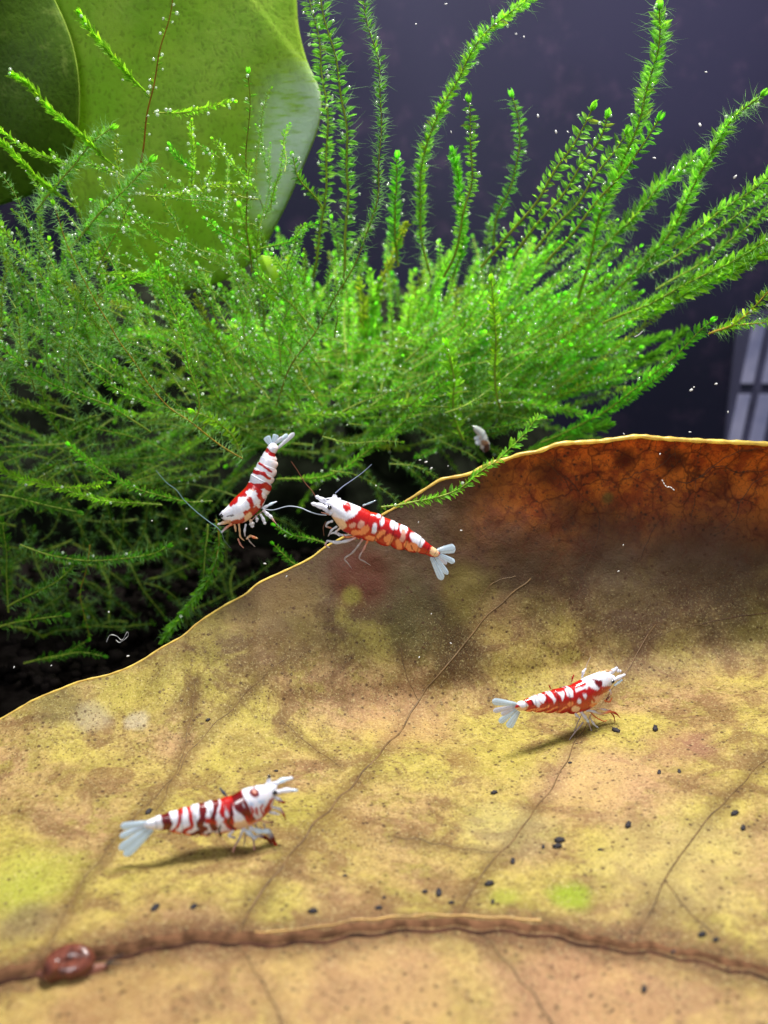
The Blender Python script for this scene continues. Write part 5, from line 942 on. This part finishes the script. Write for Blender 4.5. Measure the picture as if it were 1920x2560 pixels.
# ------------------------------------------------------------------ droppings
DR = [(1540,1829,11,'dark dropping right beside the feet of the right hand shrimp',-40),(1638,1818,11,'dark dropping on the leaf well right of the shrimp feet, standing alone',75),(1648,1933,9,'small dark dropping, left of a pair in the leaf right half',70),
 (1698,1930,8,'small dark dropping, right of a pair in the leaf right half',80),(1235,1972,9,'dark dropping caught on the vein below the right hand shrimp tail',20),(1837,2033,12,'plump dark dropping near the right edge, upper of two',30),
 (1858,2068,10,'dark dropping near the right edge, lower of two',60),(1571,2061,12,'dark dropping alone midway between shrimp and lower right corner',60),(1399,2106,14,'long bluish dropping lying flat, upper of a close pair',5),(1393,2121,12,'long dark dropping lying flat, lower of a close pair',5),
 (1358,2120,7,'tiny dark dropping left of the flat pair',80),(1282,2152,11,'round dark dropping at the lower end of the branching vein',80),(1097,2229,14,'upright long dark dropping just above the midrib, centre',85),(1223,2208,13,'smeared dark dropping on the vein left of the bright green patch',20),
 (1128,2254,8,'flat dark dropping touching the midrib above its centre',10),(1232,2252,8,'thin dark dropping left under the bright green patch',80),(388,2274,14,'round dark dropping above the midrib at left, larger of two',60),(484,2272,11,'round dark dropping above the midrib at left, smaller of two',50),
 (782,2277,12,'dark smear dropping above the midrib, under the front shrimp head',5),(946,2275,10,'dark dropping above the midrib at the picture centre line',10),(372,2030,11,'dark dropping behind the front shrimp tail',60),(1610,2475,12,'dark dropping below the midrib at right',75),
 (1062,2224,8,'dark dropping beside the upright long one',10),(960,2245,6,'speck sized dropping left above the midrib',40),(1500,2128,6,'tiny dark dropping right of the flat pair',0),(862,2186,6,'tiny dropping left of centre below the vein',20),(735,1972,7,'small dropping right of the front shrimp feelers',20),
 (1685,2380,9,'flat dark dropping on the midrib at right',10),(1755,2335,12,'flat bluish dropping above the midrib near the right',25),(1790,2345,9,'small dropping next to the flat bluish one',25),(690,1928,5,'tiny dropping above the front shrimp eye',0),(520,1798,6,'small dropping in the upper left of the leaf',30),(1425,1905,5,'tiny dropping below the right hand shrimp shadow',0)]
for (px, py, r, lab, a) in DR:
    P = leaf_pt(px, py, .02); u = r * .85 / pxcm(P[1]); P = snap(P, u * .3)
    a = math.radians(a); X = np.array([math.cos(a), math.sin(a), .1 * math.sin(a)]); Yv = np.array([-math.sin(a), math.cos(a), .1]); m_ = MB()
    ellipsoid(m_, P, np.array([X * u * 1.15, Yv * u * .62, np.array([0, 0, 1.]) * u * .6]), (1, 1, 1), 14, 9, rng.uniform(.12, .4))
    o = m_.build('dropping', M['pellet'], origin=tuple(P)); tag(o, lab, 'dropping', 'dark droppings on the brown leaf')

# ------------------------------------------------------------------ pale specks drifting in the water
SPK = [(1390,330,4),(1180,332,3),(1128,330,3),(1345,290,4),(1420,330,3),(1750,312,5),(1636,395,4),(1838,442,5),(1765,180,3),(1790,960,4),(1728,975,5),(1735,968,3),(1820,1030,3),(1290,85,3),(1310,92,3),(1040,60,3),
       (1115,10,3),(1135,790,2),(1065,1155,4),(1078,1171,4),(1050,1150,3),(1120,1165,2),(662,1409,4),(716,1441,3),(380,1302,3),(466,1322,3),(320,1640,4),(128,1664,3),(35,1668,3),(272,1530,4),(1046,1306,3),(1153,1326,3),(1078,1535,3),(1048,1643,3),
       (1558,1363,3),(1546,1428,3),(1127,1608,3),(868,1062,3),(1650,1135,3),(1725,1080,3),(1560,1085,3),(800,1224,2),(940,1214,3),(1240,60,3),(1160,250,2)]
LM = [(1400,150,'arching olive stem'),(1180,300,'stacked short stem'),(1290,330,'pale wavy stem'),(1650,150,'tall blunt stem'),(1480,280,'hair pointed stem'),(1900,250,'long tapering stem tip'),(1880,900,'reflected_window'),(1650,1100,'amber leaf rim'),(1830,640,'stems at the right edge'),
      (1210,1090,'half hidden shrimp'),(950,1300,'central shrimp'),(560,1230,'left shrimp'),(640,1460,'middle of the leaf rim'),(300,1600,'curled thread'),(60,1700,'left end of the leaf rim'),(1400,1740,'right hand shrimp'),(1070,1560,'dark patch on the leaf'),(1230,100,'top of the arching stem')]
seen = {}
def near(px, py):
    x, y, nm = min(LM, key=lambda l: (l[0] - px) ** 2 + (l[1] - py) ** 2); dx, dy = px - x, py - y
    rel = ('right' if dx > 0 else 'left') + ' of' if abs(dx) > abs(dy) else ('below' if dy > 0 else 'above')
    d = math.hypot(dx, dy); w = 'just ' if d < 60 else ('well ' if d > 160 else '')
    L = 'tiny pale speck in the water %s%s the %s' % (w, rel, nm); n = seen.get(L, 0); seen[L] = n + 1
    return L if n == 0 else L.replace('tiny pale', ['another pale', 'third pale', 'fourth pale', 'fifth pale', 'sixth pale'][min(n - 1, 4)])
for (px, py, r) in SPK:
    Y = rng.uniform(.6, 1.4) if py < 1400 else .3
    if py > edge_y(px): Y = min(Y, float(leaf_Y(px, py)) - .25)
    elif px > 900 and py < 1050: Y = rng.uniform(1.5, 3)
    P = at(px, py, Y); u = r * .85 / pxcm(Y); m_ = MB(); ax = rng.normal(0, 1, (3, 3)); ax = np.linalg.qr(ax)[0] * np.array([[1.3], [.6], [.5]]) * u
    ellipsoid(m_, P, ax, (1, 1, 1), 7, 5, .2); o = m_.build('speck', M['speck'], origin=tuple(P))
    tag(o, near(px, py), 'speck', 'pale specks adrift in the water')
def thread(pts, Y, r, lab):
    A = np.array(pts, float); p = catmull(np.column_stack([A, np.zeros(len(A))]), 40); P = at(p[:, 0], p[:, 1], Y); m_ = MB()
    tube(m_, P, r * (1 + .5 * np.sin(np.arange(40) * .9)), 5); tag(m_.build('thread', M['speck'], origin=tuple(P[0])), lab, 'debris', 'pale threads adrift in the water')
thread([(266,1605),(275,1588),(292,1590),(305,1600),(318,1580),(320,1590),(300,1606),(290,1600)], 1.0, .004, 'pale curled thread adrift in the dark water left of the leaf rim')
thread([(1655,1200),(1665,1216),(1676,1218),(1686,1226)], 1.5, .006, 'short white thread glinting before the amber part of the leaf')
thread([(1587,842),(1598,836),(1606,828)], 2.5, .005, 'short white thread below the moss stems at right')
